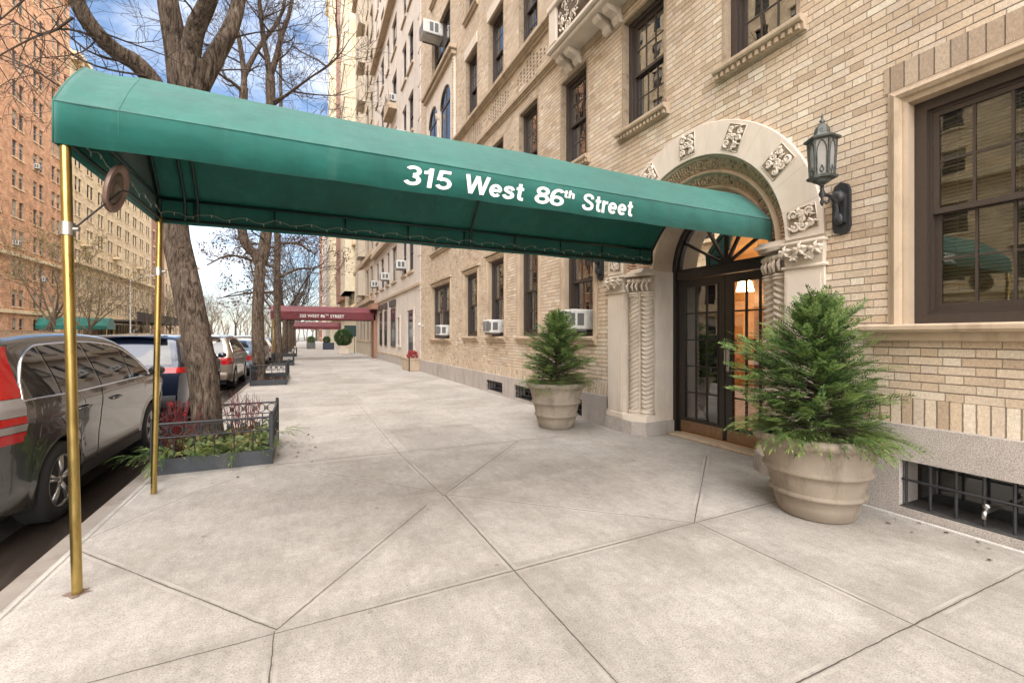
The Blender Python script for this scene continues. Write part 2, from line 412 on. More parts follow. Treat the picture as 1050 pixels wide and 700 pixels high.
# ------------------------------------------------------------------ more materials
def mk_sidewalk():
    m, nt, b, out = mat_new('sidewalk_concrete'); g = N(nt)
    co = g.co()
    sp = g.n('ShaderNodeSeparateXYZ'); g.link(co, sp.inputs[0])
    wob = g.noise(co, 9, 3, .6, out=1)
    vm = g.n('ShaderNodeVectorMath', operation='MULTIPLY_ADD'); g.link(wob, vm.inputs[0]); vm.inputs[1].default_value = (.012,.012,0); g.link(co, vm.inputs[2])
    # segment-distance group
    gr = bpy.data.node_groups.new('seg_distance', 'ShaderNodeTree')
    for nme in ('P','A','B'): gr.interface.new_socket(nme, in_out='INPUT', socket_type='NodeSocketVector')
    gr.interface.new_socket('D', in_out='OUTPUT', socket_type='NodeSocketFloat')
    gi = gr.nodes.new('NodeGroupInput'); go = gr.nodes.new('NodeGroupOutput')
    def vmn(op, a, c=None):
        x = gr.nodes.new('ShaderNodeVectorMath'); x.operation = op
        gr.links.new(a, x.inputs[0])
        if c is not None: gr.links.new(c, x.inputs[1])
        return x
    pa = vmn('SUBTRACT', gi.outputs[0], gi.outputs[1]).outputs[0]
    ba = vmn('SUBTRACT', gi.outputs[2], gi.outputs[1]).outputs[0]
    d1 = vmn('DOT_PRODUCT', pa, ba).outputs['Value']; d2 = vmn('DOT_PRODUCT', ba, ba).outputs['Value']
    h = gr.nodes.new('ShaderNodeMath'); h.operation = 'DIVIDE'; h.use_clamp = True
    gr.links.new(d1, h.inputs[0]); gr.links.new(d2, h.inputs[1])
    sc = gr.nodes.new('ShaderNodeVectorMath'); sc.operation = 'SCALE'; gr.links.new(ba, sc.inputs[0]); gr.links.new(h.outputs[0], sc.inputs['Scale'])
    ln = vmn('LENGTH', vmn('SUBTRACT', pa, sc.outputs[0]).outputs[0])
    gr.links.new(ln.outputs['Value'], go.inputs[0])
    def seg(a, c):
        x = g.n('ShaderNodeGroup'); x.node_tree = gr
        g.link(vm.outputs[0], x.inputs[0]); x.inputs[1].default_value = (*a, 0); x.inputs[2].default_value = (*c, 0)
        return x.outputs[0]
    def mins(segs):
        d = None
        for a, c in segs:
            e = seg(a, c); d = e if d is None else g.math('MINIMUM', d, e)
        return d
    strong = [((1.27,-3),(1.22,4.12)), ((-1.5,2.52),(4.6,2.70)), ((-.13,2.58),(-.13,-3)), ((-.12,2.59),(1.0,3.94)), ((-.12,2.59),(-1.50,4.22)),
              ((1.24,4.15),(2.78,5.78)), ((2.86,2.65),(4.6,4.06)), ((2.88,2.65),(2.92,-3)), ((-.5,1.26),(4.6,1.22)), ((-.3,5.93),(3.5,5.78))]
    weak = [((1.2,4.1),(1.12,5.8)), ((1.12,5.8),(1.05,60)), ((1.24,4.12),(2.86,2.65)), ((-.95,5.2),(-.3,5.93)), ((-1.5,4.25),(-.95,5.2)), ((-.3,7.5),(1.1,7.35)),
            ((-1.45,-3),(-1.45,60)), ((-.28,5.93),(1.24,4.15)), ((2.9,5.8),(2.9,60))]
    ds = mins(strong); dw = mins(weak)
    # regular cross joints further up the street
    yy = g.math('SUBTRACT', sp.outputs[1], 9.0)
    fr = g.math('ABSOLUTE', g.math('SUBTRACT', g.math('FRACT', g.math('DIVIDE', yy, 1.55)), .5))
    dg = g.math('MULTIPLY', g.math('SUBTRACT', .5, fr), 1.55)
    dg = g.math('ADD', dg, g.math('MULTIPLY', g.math('LESS_THAN', sp.outputs[1], 8.5), 5))
    n1 = g.noise(co, .9, 6, .62); n2 = g.noise(co, 4.5, 6, .65); n3 = g.noise(co, 105, 4, .8); n4 = g.noise(co, 22, 5, .7)
    base = g.ramp(n1, [(.3, (.33,.302,.268)), (.5, (.41,.376,.338)), (.72, (.47,.436,.398))])
    base = g.mix(.32, base, g.mix(1, base, g.ramp(n2, [(.3, .62), (.7, 1.28)]), 'MULTIPLY'))
    base = g.mix(.38, base, g.mix(1, base, g.ramp(n4, [(.32, .68), (.68, 1.25)]), 'MULTIPLY'))
    n6 = g.noise(g.mapping(co, sc=(1,.35,1), rot=(0,0,.6)), 14, 6, .75)
    base = g.mix(.28, base, g.mix(1, base, g.ramp(n6, [(.36, .62), (.5, 1), (.66, 1.22)]), 'MULTIPLY'))
    base = g.mix(.8, base, g.mix(1, base, g.ramp(n3, [(.36, .40), (.46, .95), (.66, 1.3)]), 'MULTIPLY'))
    pit = g.n('ShaderNodeTexVoronoi'); g.link(co, pit.inputs['Vector']); pit.inputs['Scale'].default_value = 26
    pm = g.math('MULTIPLY', g.math('LESS_THAN', pit.outputs['Distance'], .09), g.math('GREATER_THAN', g.noise(co, 2.1, 4, .7), .54))
    base = g.mix(g.math('MULTIPLY', pm, .6), base, (.13,.11,.09))
    # olive stains and gum spots
    n5 = g.noise(g.mapping(co, loc=(3,8,0)), .6, 6, .7)
    base = g.mix(g.math('MULTIPLY', g.ramp(n5, [(.5, 0), (.68, 1)]), .45), base, (.20,.175,.13))
    vo = g.n('ShaderNodeTexVoronoi'); g.link(co, vo.inputs['Vector']); vo.inputs['Scale'].default_value = 2.3
    spot = g.math('MULTIPLY', g.math('LESS_THAN', vo.outputs['Distance'], g.math('MULTIPLY_ADD', n4, .10, c=-.005)), .5)
    base = g.mix(spot, base, (.13,.115,.10))
    # slab to slab tone
    br = g.n('ShaderNodeTexBrick'); g.link(g.mapping(co, loc=(.12,.42,0)), br.inputs['Vector']); br.offset = 0
    br.inputs['Scale'].default_value = 1; br.inputs['Brick Width'].default_value = 1.36; br.inputs['Row Height'].default_value = 1.55; br.inputs['Mortar Size'].default_value = 0
    br.inputs['Color1'].default_value = (.74,.735,.72,1); br.inputs['Color2'].default_value = (1.14,1.13,1.12,1); br.inputs['Mortar'].default_value = (1,1,1,1)
    base = g.mix(.45, base, g.mix(1, base, br.outputs['Color'], 'MULTIPLY'))
    var = g.noise(co, 2.3, 3, .6)
    wd = g.math('MULTIPLY_ADD', var, .0075, c=.0010)
    def ln_(d, w): return g.math('SUBTRACT', 1, g.math('SMOOTH_MIN', g.math('DIVIDE', d, w), 1, c=.3), clamp=True)
    ls = ln_(ds, wd); lw = g.math('MULTIPLY', ln_(dw, .008), .6); lg = g.math('MULTIPLY', ln_(dg, .007), .6)
    line = g.math('MAXIMUM', g.math('MULTIPLY', ls, 1.2, clamp=True), g.math('MAXIMUM', lw, lg))
    # light trowelled margin beside joints, patchy
    dm = g.math('MINIMUM', ds, dw)
    marg = g.math('MULTIPLY', g.math('MULTIPLY', g.math('LESS_THAN', dm, .030), g.math('GREATER_THAN', dm, .012)), g.ramp(g.noise(co, 1.7, 2, .5), [(.46, 0), (.64, .55)]))
    base = g.mix(marg, base, (.58,.54,.48))
    halo = g.math('MULTIPLY', g.math('SUBTRACT', 1, g.math('DIVIDE', ds, .10), clamp=True), .28)
    base = g.mix(halo, base, (.17,.145,.12))
    base = g.mix(line, base, (.055,.045,.038))
    g.link(base, b.inputs['Base Color'])
    g.link(g.math('MULTIPLY_ADD', n2, .3, c=.62), b.inputs['Roughness']); b.inputs['Specular IOR Level'].default_value = .35
    hh = g.math('MULTIPLY_ADD', n3, .12, c=g.math('MULTIPLY', n4, .35))
    hh = g.math('MULTIPLY_ADD', line, -1.2, c=hh)
    g.link(g.bump(hh, .45, .008), b.inputs['Normal'])
    return m
M['sidewalk'] = mk_sidewalk()
def mk_asphalt():
    m, nt, b, out = mat_new('asphalt'); g = N(nt); co = g.co()
    n1 = g.noise(co, 90, 3, .7); n2 = g.noise(g.mapping(co, sc=(1,.25,1)), 1.2, 5, .6)
    c = g.ramp(n2, [(.3, (.035,.032,.030)), (.7, (.075,.068,.062))])
    c = g.mix(.6, c, g.mix(1, c, g.ramp(n1, [(.35, .4), (.65, 1.7)]), 'MULTIPLY'))
    g.link(c, b.inputs['Base Color']); g.link(g.math('MULTIPLY_ADD', n2, -.5, c=.85), b.inputs['Roughness'])
    g.link(g.bump(n1, .5, .006), b.inputs['Normal'])
    return m
M['asphalt'] = mk_asphalt()
def mk_canvas(name, col, under):
    m = bpy.data.materials.new(name); m.use_nodes = True; nt = m.node_tree; nt.nodes.clear(); g = N(nt)
    out = g.n('ShaderNodeOutputMaterial'); co = g.co()
    n1 = g.noise(co, 1.6, 5, .6); n2 = g.noise(g.mapping(co, sc=(1,1,1)), 9, 4, .6)
    c = g.ramp(n1, [(.3, scol(col,.82)), (.7, scol(col,1.2))])
    c = g.mix(.35, c, g.mix(1, c, g.ramp(n2, [(.3,.7),(.7,1.3)]), 'MULTIPLY'))
    st = g.noise(g.mapping(co, sc=(6,6,.5)), 2.0, 5, .7)
    c = g.mix(g.math('MULTIPLY', g.ramp(st, [(.52, 0), (.72, 1)]), .35), c, scol(col,.5))
    wt = g.noise(g.mapping(co, sc=(3,3,.35), loc=(4,0,0)), 1.3, 6, .75)
    c = g.mix(g.math('MULTIPLY', g.ramp(wt, [(.55, 0), (.78, 1)]), .22), c, (.20,.34,.29))
    b = g.n('ShaderNodeBsdfPrincipled'); g.link(c, b.inputs['Base Color']); b.inputs['Roughness'].default_value = .52
    b.inputs['Specular IOR Level'].default_value = .5; b.inputs['Sheen Weight'].default_value = .25; b.inputs['Sheen Roughness'].default_value = .4
    wv = g.n('ShaderNodeTexWave'); g.link(g.mapping(co, rot=(0,0,0)), wv.inputs[0]); wv.inputs['Scale'].default_value = 190
    h = g.math('MULTIPLY_ADD', g.noise(g.mapping(co, sc=(.6,1,1)), 3, 3, .5), 3.0, c=g.math('MULTIPLY', wv.outputs['Fac'], .05))
    g.link(g.bump(h, .5, .025), b.inputs['Normal'])
    tl = g.n('ShaderNodeBsdfTranslucent'); tl.inputs[0].default_value = (*under, 1)
    mx = g.n('ShaderNodeMixShader'); mx.inputs[0].default_value = .18
    g.link(b.outputs[0], mx.inputs[1]); g.link(tl.outputs[0], mx.inputs[2]); g.link(mx.outputs[0], out.inputs[0])
    return m
M['canvas'] = mk_canvas('green_canvas', (.018,.172,.140), (.02,.16,.12))
M['canvas_red'] = mk_canvas('maroon_canvas', (.16,.022,.030), (.08,.01,.01))
M['canvas_frame'] = simple('dark_green_frame_tube', (.012,.035,.030), .45)
M['lettering'] = simple('white_lettering', (.80,.80,.76), .6)
def mk_bark():
    m, nt, b, out = mat_new('bark'); g = N(nt); co = g.co()
    n1 = g.noise(g.mapping(co, sc=(1,1,.16)), 26, 7, .72, .9)
    n2 = g.noise(co, 3, 4, .6)
    v = g.n('ShaderNodeTexVoronoi', feature='DISTANCE_TO_EDGE'); g.link(g.mapping(co, sc=(1,1,.35)), v.inputs['Vector']); v.inputs['Scale'].default_value = 17
    c = g.ramp(n1, [(.38, (.022,.015,.011)), (.49, (.105,.076,.055)), (.68, (.235,.185,.145))])
    c = g.mix(g.math('MULTIPLY', g.ramp(v.outputs[0], [(0,1),(.07,0)]), .22), c, (.04,.028,.02))
    c = g.mix(.45, c, g.mix(1, c, g.ramp(n2, [(.3,.55),(.7,1.5)]), 'MULTIPLY'))
    g.link(c, b.inputs['Base Color']); b.inputs['Roughness'].default_value = .92; b.inputs['Specular IOR Level'].default_value = .2
    h = g.math('MULTIPLY_ADD', n1, 1.6, c=g.math('MULTIPLY', g.ramp(v.outputs[0], [(0,0),(.16,1)]), .25))
    g.link(g.bump(h, .9, .02), b.inputs['Normal'])
    return m
M['bark'] = mk_bark()
M['twig'] = simple('twig_bark', (.06,.042,.032), .9, noise=.3, nscale=3)
M['pale_twig'] = simple('pale_twig_bark', (.16,.12,.08), .9, noise=.3, nscale=3)
def mk_leaf(name, cols, rough=.55, trans=.25):
    m = bpy.data.materials.new(name); m.use_nodes = True; nt = m.node_tree; nt.nodes.clear(); g = N(nt)
    out = g.n('ShaderNodeOutputMaterial'); co = g.co()
    ge = g.n('ShaderNodeNewGeometry')
    f = g.math('MULTIPLY_ADD', g.noise(co, 5.5, 3, .6), .9, c=g.math('MULTIPLY_ADD', ge.outputs['Random Per Island'], .5, c=-.2))
    k = len(cols)
    c = g.ramp(f, [(.15 + .7*i/(k-1), cc) for i, cc in enumerate(cols)])
    b = g.n('ShaderNodeBsdfPrincipled'); g.link(c, b.inputs['Base Color']); b.inputs['Roughness'].default_value = rough
    t = g.n('ShaderNodeBsdfTranslucent'); g.link(c, t.inputs[0])
    mx = g.n('ShaderNodeMixShader'); mx.inputs[0].default_value = trans
    g.link(b.outputs[0], mx.inputs[1]); g.link(t.outputs[0], mx.inputs[2]); g.link(mx.outputs[0], out.inputs[0])
    return m
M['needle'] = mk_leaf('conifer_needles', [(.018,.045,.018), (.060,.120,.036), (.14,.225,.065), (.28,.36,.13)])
M['needle_lit_tip'] = mk_leaf('conifer_lit_tips', [(.08,.16,.045), (.19,.29,.08), (.36,.44,.16)])  # paler copy for outer sprays, painting light on tips against darker inside
M['fir'] = mk_leaf('fir_bough_needles', [(.06,.12,.04), (.18,.27,.07), (.38,.40,.11)])
M['box'] = mk_leaf('boxwood_leaves', [(.02,.05,.015), (.05,.11,.03), (.08,.16,.04)])
M['ivy'] = mk_leaf('ground_cover_leaves', [(.05,.09,.03), (.13,.18,.06), (.30,.30,.12), (.38,.24,.12)])
M['brownleaf'] = mk_leaf('dead_oak_leaves', [(.055,.03,.018), (.12,.06,.032), (.20,.10,.05)])
M['yellowbud'] = mk_leaf('yellow_buds', [(.20,.16,.05), (.34,.27,.10)])
M['redtwig'] = simple('red_twig', (.13,.022,.024), .5, noise=.4, nscale=5)
M['flower'] = mk_leaf('red_flowers', [(.30,.03,.03), (.5,.08,.09)])
def paint(name, col, metal=.55, rough=.28):
    return simple(name, col, rough, metal=metal, coat=1.0)

# ------------------------------------------------------------------ the setting
def structure(name, mb, mat): return tag(mb.build(name, mat), kind='structure')
XK, XF = -1.63, 4.61          # kerb face and facade plane
ZR = -.13
mb = MB(); mb.quad((-600,-300,ZR-.004),(600,-300,ZR-.004),(600,900,ZR-.004),(-600,900,ZR-.004))
structure('ground', mb, simple('far_ground', (.12,.11,.09), .9, noise=.2, nscale=.1))
mb = MB(); mb.quad((-20.9,-60,ZR),(XK+.01,-60,ZR),(XK+.01,260,ZR),(-20.9,260,ZR))
structure('road', mb, M['asphalt'])
# sidewalk slab with tree pit cut-outs
pits = [(-1.5,-.35,6.0,7.35), (-1.95,-.5,15.6,18.6), (-1.8,-.5,25.8,28.4), (-1.8,-.5,37,39.5)]
mb = MB(); XS = XK+.13
def sheet(mb, x0, x1, y0, y1, holes, z):
    xs = sorted({x0, x1, *[min(max(h[i],x0),x1) for h in holes for i in (0,1)]}); ys = sorted({y0, y1, *[h[i] for h in holes for i in (2,3)]})
    for i in range(len(xs)-1):
        for j in range(len(ys)-1):
            cx, cy = (xs[i]+xs[i+1])/2, (ys[j]+ys[j+1])/2
            if any(h[0] < cx < h[1] and h[2] < cy < h[3] for h in holes): continue
            mb.quad((xs[i],ys[j],z),(xs[i+1],ys[j],z),(xs[i+1],ys[j+1],z),(xs[i],ys[j+1],z))
sheet(mb, XS, XF+1.2, -30, 150, [(max(p[0],XS),p[1],p[2],p[3]) for p in pits], 0)
structure('sidewalk', mb, M['sidewalk'])
mb = MB()
mb.prism([(XK+.008,ZR-.02),(XK,ZR+.02),(XK,-.012),(XK+.012,-.001),(XK+.13,.0015),(XK+.13,ZR-.02)], 1, -30, 150)
structure('kerb', mb, stone('kerb_stone', (.27,.235,.20), dirt=(.14,.095,.07), dirtamt=.8, dscale=3, streak=False))
mb = MB(); mb.box(XK-.012, XK, -30, 150, ZR, -.02)
structure('kerb_edge', mb, M['kerbsteel'])
mb = MB(); mb.quad((XK-.55,-30,ZR+.004),(XK-.02,-30,ZR+.004),(XK-.02,150,ZR+.004),(XK-.55,150,ZR+.004))
structure('gutter', mb, simple('wet_gutter', (.028,.021,.017), .25, noise=.5, nscale=2.5, dirt=(.09,.075,.06), stretch=(1,.25,1)))
mb = MB(); mb.box(-27, -20.9, -60, 260, ZR-.1, 0)
structure('far_sidewalk', mb, stone('far_concrete', (.33,.30,.26), streak=False))
mb = MB(); mb.box(4.50, 4.53, -30, 2.62, .0015, .012)
structure('sidewalk_edge', mb, simple('white_sealant', (.62,.60,.56), .6, noise=.15, nscale=20))
mb = MB()
for p in pits: mb.quad((max(p[0],XS),p[2],-.03),(p[1],p[2],-.03),(p[1],p[3],-.03),(max(p[0],XS),p[3],-.03))
structure('soil', mb, M['soil'])

# ------------------------------------------------------------------ facade tools
def FT(F, side):      # side +1: facade faces -X (our side of the street); -1: faces +X
    return (lambda s, d, z: (F-d, s, z)) if side > 0 else (lambda s, d, z: (F+d, s, z))
def holed_wall(mb, s0, s1, z0, z1, holes, rev=.22, d=0):
    ss = sorted({s0, s1, *[min(max(h[i],s0),s1) for h in holes for i in (0,1)]})
    zs = sorted({z0, z1, *[min(max(h[i],z0),z1) for h in holes for i in (2,3)]})
    for i in range(len(ss)-1):
        for j in range(len(zs)-1):
            cs, cz = (ss[i]+ss[i+1])/2, (zs[j]+zs[j+1])/2
            if any(h[0] < cs < h[1] and h[2] < cz < h[3] for h in holes): continue
            mb.quad((ss[i],d,zs[j]),(ss[i+1],d,zs[j]),(ss[i+1],d,zs[j+1]),(ss[i],d,zs[j+1]))
    for a, b, c, e in [h[:4] for h in holes]:
        for (p, q, r, t) in ((a,a,c,e),(b,b,c,e)): mb.quad((p,d,r),(p,d-rev,r),(p,d-rev,t),(p,d,t))
        for z in (c, e): mb.quad((a,d,z),(a,d-rev,z),(b,d-rev,z),(b,d,z))
def ring(mb, s0, s1, z0, z1, w, d0, d1, wb=None, wt=None):
    wb = w if wb is None else wb; wt = w if wt is None else wt
    mb.box(s0, s0+w, d0, d1, z0, z1); mb.box(s1-w, s1, d0, d1, z0, z1)
    mb.box(s0+w, s1-w, d0, d1, z0, z0+wb); mb.box(s0+w, s1-w, d0, d1, z1-wt, z1)
def window(T, par, s0, s1, z0, z1, cols=3, rows=2, rec=.10, fw=.075, mat='frame', blind=None, lower_dark=True, gl='glass', mull=False, lab=None):
    mb = MB(T)
    ring(mb, s0, s1, z0, z1, fw, -rec-.12, -rec+.0)
    ring(mb, s0+fw, s1-fw, z0+fw, z1-fw, .022, -rec-.12, -rec-.035)
    if mull: mb.box((s0+s1)/2-.045, (s0+s1)/2+.045, -rec-.12, -rec+.01, z0+fw, z1-fw)
    fr = mb.build('window', M[mat], par)
    if lab: fr['label'] = lab
    bays = [(s0+fw+.022, s1-fw-.022)] if not mull else [(s0+fw+.022,(s0+s1)/2-.045),((s0+s1)/2+.045,s1-fw-.022)]
    zm = z0+fw+.022 + (z1-z0-2*fw-.044)*.5
    for (a, b) in bays:
        for lo in (0, 1):
            c0, c1 = ((zm-.02, z1-fw-.022) if not lo else (z0+fw+.022, zm+.02))
            dd = -rec-.045 if not lo else -rec-.085
            sb = MB(T); ring(sb, a, b, c0, c1, .04, dd-.035, dd, wb=.045 if not lo else .07, wt=.045 if lo else .04)
            g0, g1, h0, h1 = a+.04, b-.04, c0+(.045 if not lo else .07), c1-(.045 if lo else .04)
            for k in range(1, cols):
                x = g0+(g1-g0)*k/cols; sb.box(x-.009, x+.009, dd-.028, dd-.006, h0, h1)
            for k in range(1, rows):
                z = h0+(h1-h0)*k/rows; sb.box(g0, g1, dd-.026, dd-.008, z-.009, z+.009)
            sb.build('sash', M[mat], fr)
            pb = MB(T); pb.box(g0-.01, g1+.01, dd-.02, dd-.015, h0-.01, h1+.01); pb.build('pane', M[gl], fr)
        if blind:
            bb = MB(T); zt = z1-fw; zb_ = z0+fw if blind != 'half' else zm+.1
            if blind in ('blind', 'half'):
                z = zt
                while z > zb_+.03:
                    bb.quad((a, -rec-.20, z),(b, -rec-.20, z),(b, -rec-.184, z-.027),(a, -rec-.184, z-.027)); z -= .03
                for k in (.12,.5,.88): bb.box(a+(b-a)*k-.004, a+(b-a)*k+.004, -rec-.176, -rec-.172, zb_, zt)
                bb.build('blind', M['blind'], fr, recalc=False)
            else:
                n = 60; rows_ = []
                for zz in (zb_, zt):
                    rows_.append([(a+(b-a)*i/n, -rec-.21+.018*math.sin(i*1.1+.6*math.sin(i*.37)), zz) for i in range(n+1)])
                bb.grid(rows_); bb.build('curtain', M['curtain'], fr, smooth=True, recalc=False)
    ib = MB(T); ib.quad((s0,-rec-.5,z0),(s1,-rec-.5,z0),(s1,-rec-.5,z1),(s0,-rec-.5,z1)); ib.build('dark_room_sheet', M['dark'], fr, recalc=False)  # near-black sheet paints the darkness of the unlit room
    return fr
def sill(T, par, s0, s1, z, dent=True, out=.13, th=.075, mat='stone_trim', par_name='window_sill'):
    mb = MB(T)
    prof = [(-.05,z-th*1.9),(out*.45,z-th*1.9),(out*.55,z-th),(out*.9,z-th*.9),(out,z-th*.6),(out,z-.012),(out-.012,z),(-.05,z+.008)]
    n = len(prof); vs = [(s0,p[0],p[1]) for p in prof]+[(s1,p[0],p[1]) for p in prof]
    mb.add(vs, [tuple(range(n)), tuple(range(2*n-1,n-1,-1))]+[(i,(i+1)%n,n+(i+1)%n,n+i) for i in range(n)])
    if dent:
        x = s0+.03
        while x < s1-.05:
            mb.box(x, x+.035, out*.4, out*.75, z-th*1.75, z-th*1.02); x += .075
    return mb.build(par_name, M[mat], par)
def mould(mb, T, path, prof):
    """sweep a (outward-from-opening, d) profile round 3-sided surround: path = (s0,s1,z0,z1)"""
    s0, s1, z0, z1 = path
    rows = []
    for (sx, zx, ds, dz) in ((s0,z0,-1,0),(s0,z1,-1,1),(s1,z1,1,1),(s1,z0,1,0)):
        rows.append([(sx+ds*o, d, zx+dz*o) for o, d in prof])
    mb.grid(rows)
import numpy as np
# ------------------------------------------------------------------ our apartment house
T = FT(XF, 1)
H0 = 45.0
house = thing('apartment_building', 'buff brick apartment house with arched stone doorway, behind the two potted conifers', 'building', (XF, 4.35, 0))
AC, AZ = 4.35, 2.5                                   # arch centre
wins = [  # s0,s1,z0,z1, kwargs
 (.86,2.0,1.60,3.47, dict(cols=4, rows=2, blind='blind', fw=.085, gl='glass_low')),
 (6.50,7.46,1.50,3.60, dict(cols=3, rows=2, blind=None)),
 (8.54,9.45,1.50,3.60, dict(cols=3, rows=2, blind='curtain')),
 (10.35,11.42,1.50,3.55, dict(cols=3, rows=2, blind=None)),
 (12.25,13.40,1.50,3.42, dict(cols=2, rows=2, blind=None)),
 (14.95,17.35,1.42,3.42, dict(cols=2, rows=1, blind=None, mull=True)),
 (-1.9,-.76,1.60,3.47, dict(cols=4, rows=2, blind='half')),
 (2.93,3.80,4.74,6.46, dict(cols=3, rows=2, blind=None)),
 (4.80,5.68,4.74,6.46, dict(cols=3, rows=2, blind='curtain')),
 (6.70,7.56,4.74,6.46, dict(cols=3, rows=2, blind='curtain')),
 (8.56,9.45,4.74,6.70, dict(cols=3, rows=2, blind='curtain')),
 (10.40,11.35,4.74,6.60, dict(cols=3, rows=2)),
 (12.3,13.25,4.74,6.60, dict(cols=3, rows=2)),
 (14.95,17.35,4.74,6.60, dict(cols=3, rows=2, mull=True)),
 (.9,2.0,4.74,6.72, dict(cols=4, rows=2, blind='half')),
]
for fl in range(3):
    z = 8.12 + 3.2*fl
    for k, (a, b) in enumerate([(6.70,7.56),(8.56,9.45),(10.40,11.35),(12.3,13.25)]):
        wins.append((a, b, z, z+1.93, dict(cols=3, rows=2, blind=[None,'curtain','half','curtain'][(k+fl)%4])))
    if fl > 0: wins.append((14.95,17.35, z, z+1.93, dict(cols=2, rows=2, mull=True, blind='curtain')))
holes = [w[:4] for w in wins] + [(AC-1.70, AC+1.70, -.2, AZ+1.70)] + [(.55,2.04,.07,.47),(-2.4,-.9,.07,.47),(6.78,7.6,.06,.36),(8.65,9.65,.06,.36),(10.35,11.45,.06,.33)]
mb = MB(T); holed_wall(mb, -16, 19.2, -.2, H0, holes)
mb.quad((19.2,0,0),(19.2,-14,0),(19.2,-14,H0),(19.2,0,H0)); mb.quad((-16,0,0),(-16,-14,0),(-16,-14,H0),(-16,0,H0))
mb.quad((-16,-14,0),(19.2,-14,0),(19.2,-14,H0),(-16,-14,H0))
for i in range(48):                                   # brick spandrels over the arch
    a0, a1 = PI*i/48, PI*(i+1)/48
    p, q = (AC+1.7*math.cos(a0), AZ+1.7*math.sin(a0)), (AC+1.7*math.cos(a1), AZ+1.7*math.sin(a1))
    mb.quad((p[0],0,p[1]),(q[0],0,q[1]),(q[0],0,AZ+1.7),(p[0],0,AZ+1.7))
wall = mb.build('wall', M['brick'], house, recalc=False)
mb = MB(T); mb.box(-16, 19.2, -14, 0, H0+.002, H0+.5); mb.build('roof', M['stone_trim'], house)
for s0, s1, z0, z1, kw in wins:
    w_ = window(T, house, s0, s1, z0, z1, **kw)
    big = z0 < 2
    if not (abs(s0-.86) < .01 or abs(s0+1.9) < .01):
        sill(T, w_, s0-.10, s1+.10, z0, dent=(4 < z0 < 6 and s0 < 9), out=.12 if not big else .10)
    if z0 < 2 and 6 < s0 < 18:          # moulded stone surround
        mb = MB(T); mould(mb, T, (s0, s1, z0+.002, z1), [(-.004,-.095),(-.004,.012),(.05,.03),(.055,.045),(.10,.045),(.13,.02),(.13,-.01)])
        mb.build('window_surround', M['stone_trim'], w_)
        mb = MB(T); mb.box(s0-.2, s1+.2, 0, .09, z1+.135, z1+.19); mb.build('hood_mould', M['stone_trim'], w_)
    elif z0 < 2:
        mb = MB(T); mould(mb, T, (s0, s1, z0+.002, z1), [(-.004,-.095),(-.004,.006),(.02,.012),(.035,.012),(.045,.035),(.075,.05),(.10,.035),(.115,.015),(.135,.012),(.135,-.01)])
        mb.build('window_surround', M['stone_trim'], w_)
    else:
        mb = MB(T); mould(mb, T, (s0, s1, z0+.002, z1), [(-.004,-.095),(-.004,.010),(.035,.012),(.035,-.01)])
        mb.build('window_surround', M['frame_trim'], w_)
        if z0 > 7.5 and s0 < 14:
            mb = MB(T); mb.box(s0-.06, s1+.06, .012, .05, z1+.04, z1+.34); mb.build('lintel', M['stone_face'], w_)
# long moulded sill band right of the doorway, soldier course over the big window, soldier courses at the foot
sill(T, house, -16, 2.30, 1.60, dent=False, out=.15, th=.07, par_name='sill_band')
SG_ = flemish('grey_soldier', [(.34,.26,.19),(.44,.34,.25),(.38,.30,.23),(.50,.40,.30)], (.115,.085,.062), (.14,.105,.08), row=.10, soldier=True)
for a_, b_ in ((-2.2,-.4),(.55,2.17)): mb = MB(T); mb.box(a_, b_, .0, .006, 3.612, 3.83); mb.build('soldier_course', SG_, house)
mb = MB(T); mb.box(-16, AC-1.702, 0, .005, .762, .985); mb.build('soldier_course', M['soldier'], house)
mb = MB(T); mb.box(AC+1.702, 19.2, 0, .005, .502, .715); mb.build('soldier_course', M['soldier'], house)
# granite base with basement windows
bw = [(.55,2.04,.07,.47,'r'),(-2.4,-.9,.07,.47,'r'),(6.78,7.6,.06,.36,'l'),(8.65,9.65,.06,.36,'l'),(10.35,11.45,.06,.33,'l')]
mb = MB(T)
def base_seg(a, b, top, hs):
    holed_wall(mb, a, b, 0, top, hs, rev=.3, d=.055)
    mb.quad((a,.055,top),(b,.055,top),(b,.0,top+.004),(a,.0,top+.004))
base_seg(-16, AC-1.702, .76, [(h[0]+.004,h[1]-.004,h[2]+.004,h[3]-.004) for h in bw[:2]]); base_seg(AC+1.702, 19.2, .50, [(h[0]+.004,h[1]-.004,h[2]+.004,h[3]-.004) for h in bw[2:]])
mb.build('granite_base', M['granite'], house, recalc=False)
mb = MB(T)
for k in (-11.4,-7.1,-3.1,-.2,8.2,10.0,13.6,16.4): mb.box(k-.004, k+.004, .0555, .0565, .0, .5)
mb.build('base_joint', M['dark'], house)
for a, b, c, e, sd in bw:
    mb = MB(T)
    n = 9 if sd == 'r' else 6
    for k in range(n+1):
        x = a+.03+(b-a-.06)*k/n; mb.tube([(x,.0,c-.02),(x,.0,e+.02)], .011, 6)
    for z in ((c+e)/2+.03,) if sd == 'r' else (c+.1, c+.2, e-.03): mb.tube([(a,.012,z),(b,.012,z)], .011, 6)
    g_ = mb.build('basement_grille', M['iron'], house)
    mb = MB(T); mb.quad((a-.3,-.28,c-.2),(b+.3,-.28,c-.2),(b+.3,-.28,e+.2),(a-.3,-.28,e+.2)); mb.quad((a-.3,-.20,e+.03),(b+.3,-.20,e+.03),(b+.3,-.28,e+.2),(a-.3,-.28,e+.2)); mb.build('basement_pane', M['glass_dark'], g_, recalc=False)
    mb = MB(T); mb.box(a, b, -.28, .05, c-.02, c+.012); mb.build('ledge', simple('gritty_ledge', (.05,.047,.044), .9, noise=.6, nscale=40), g_)
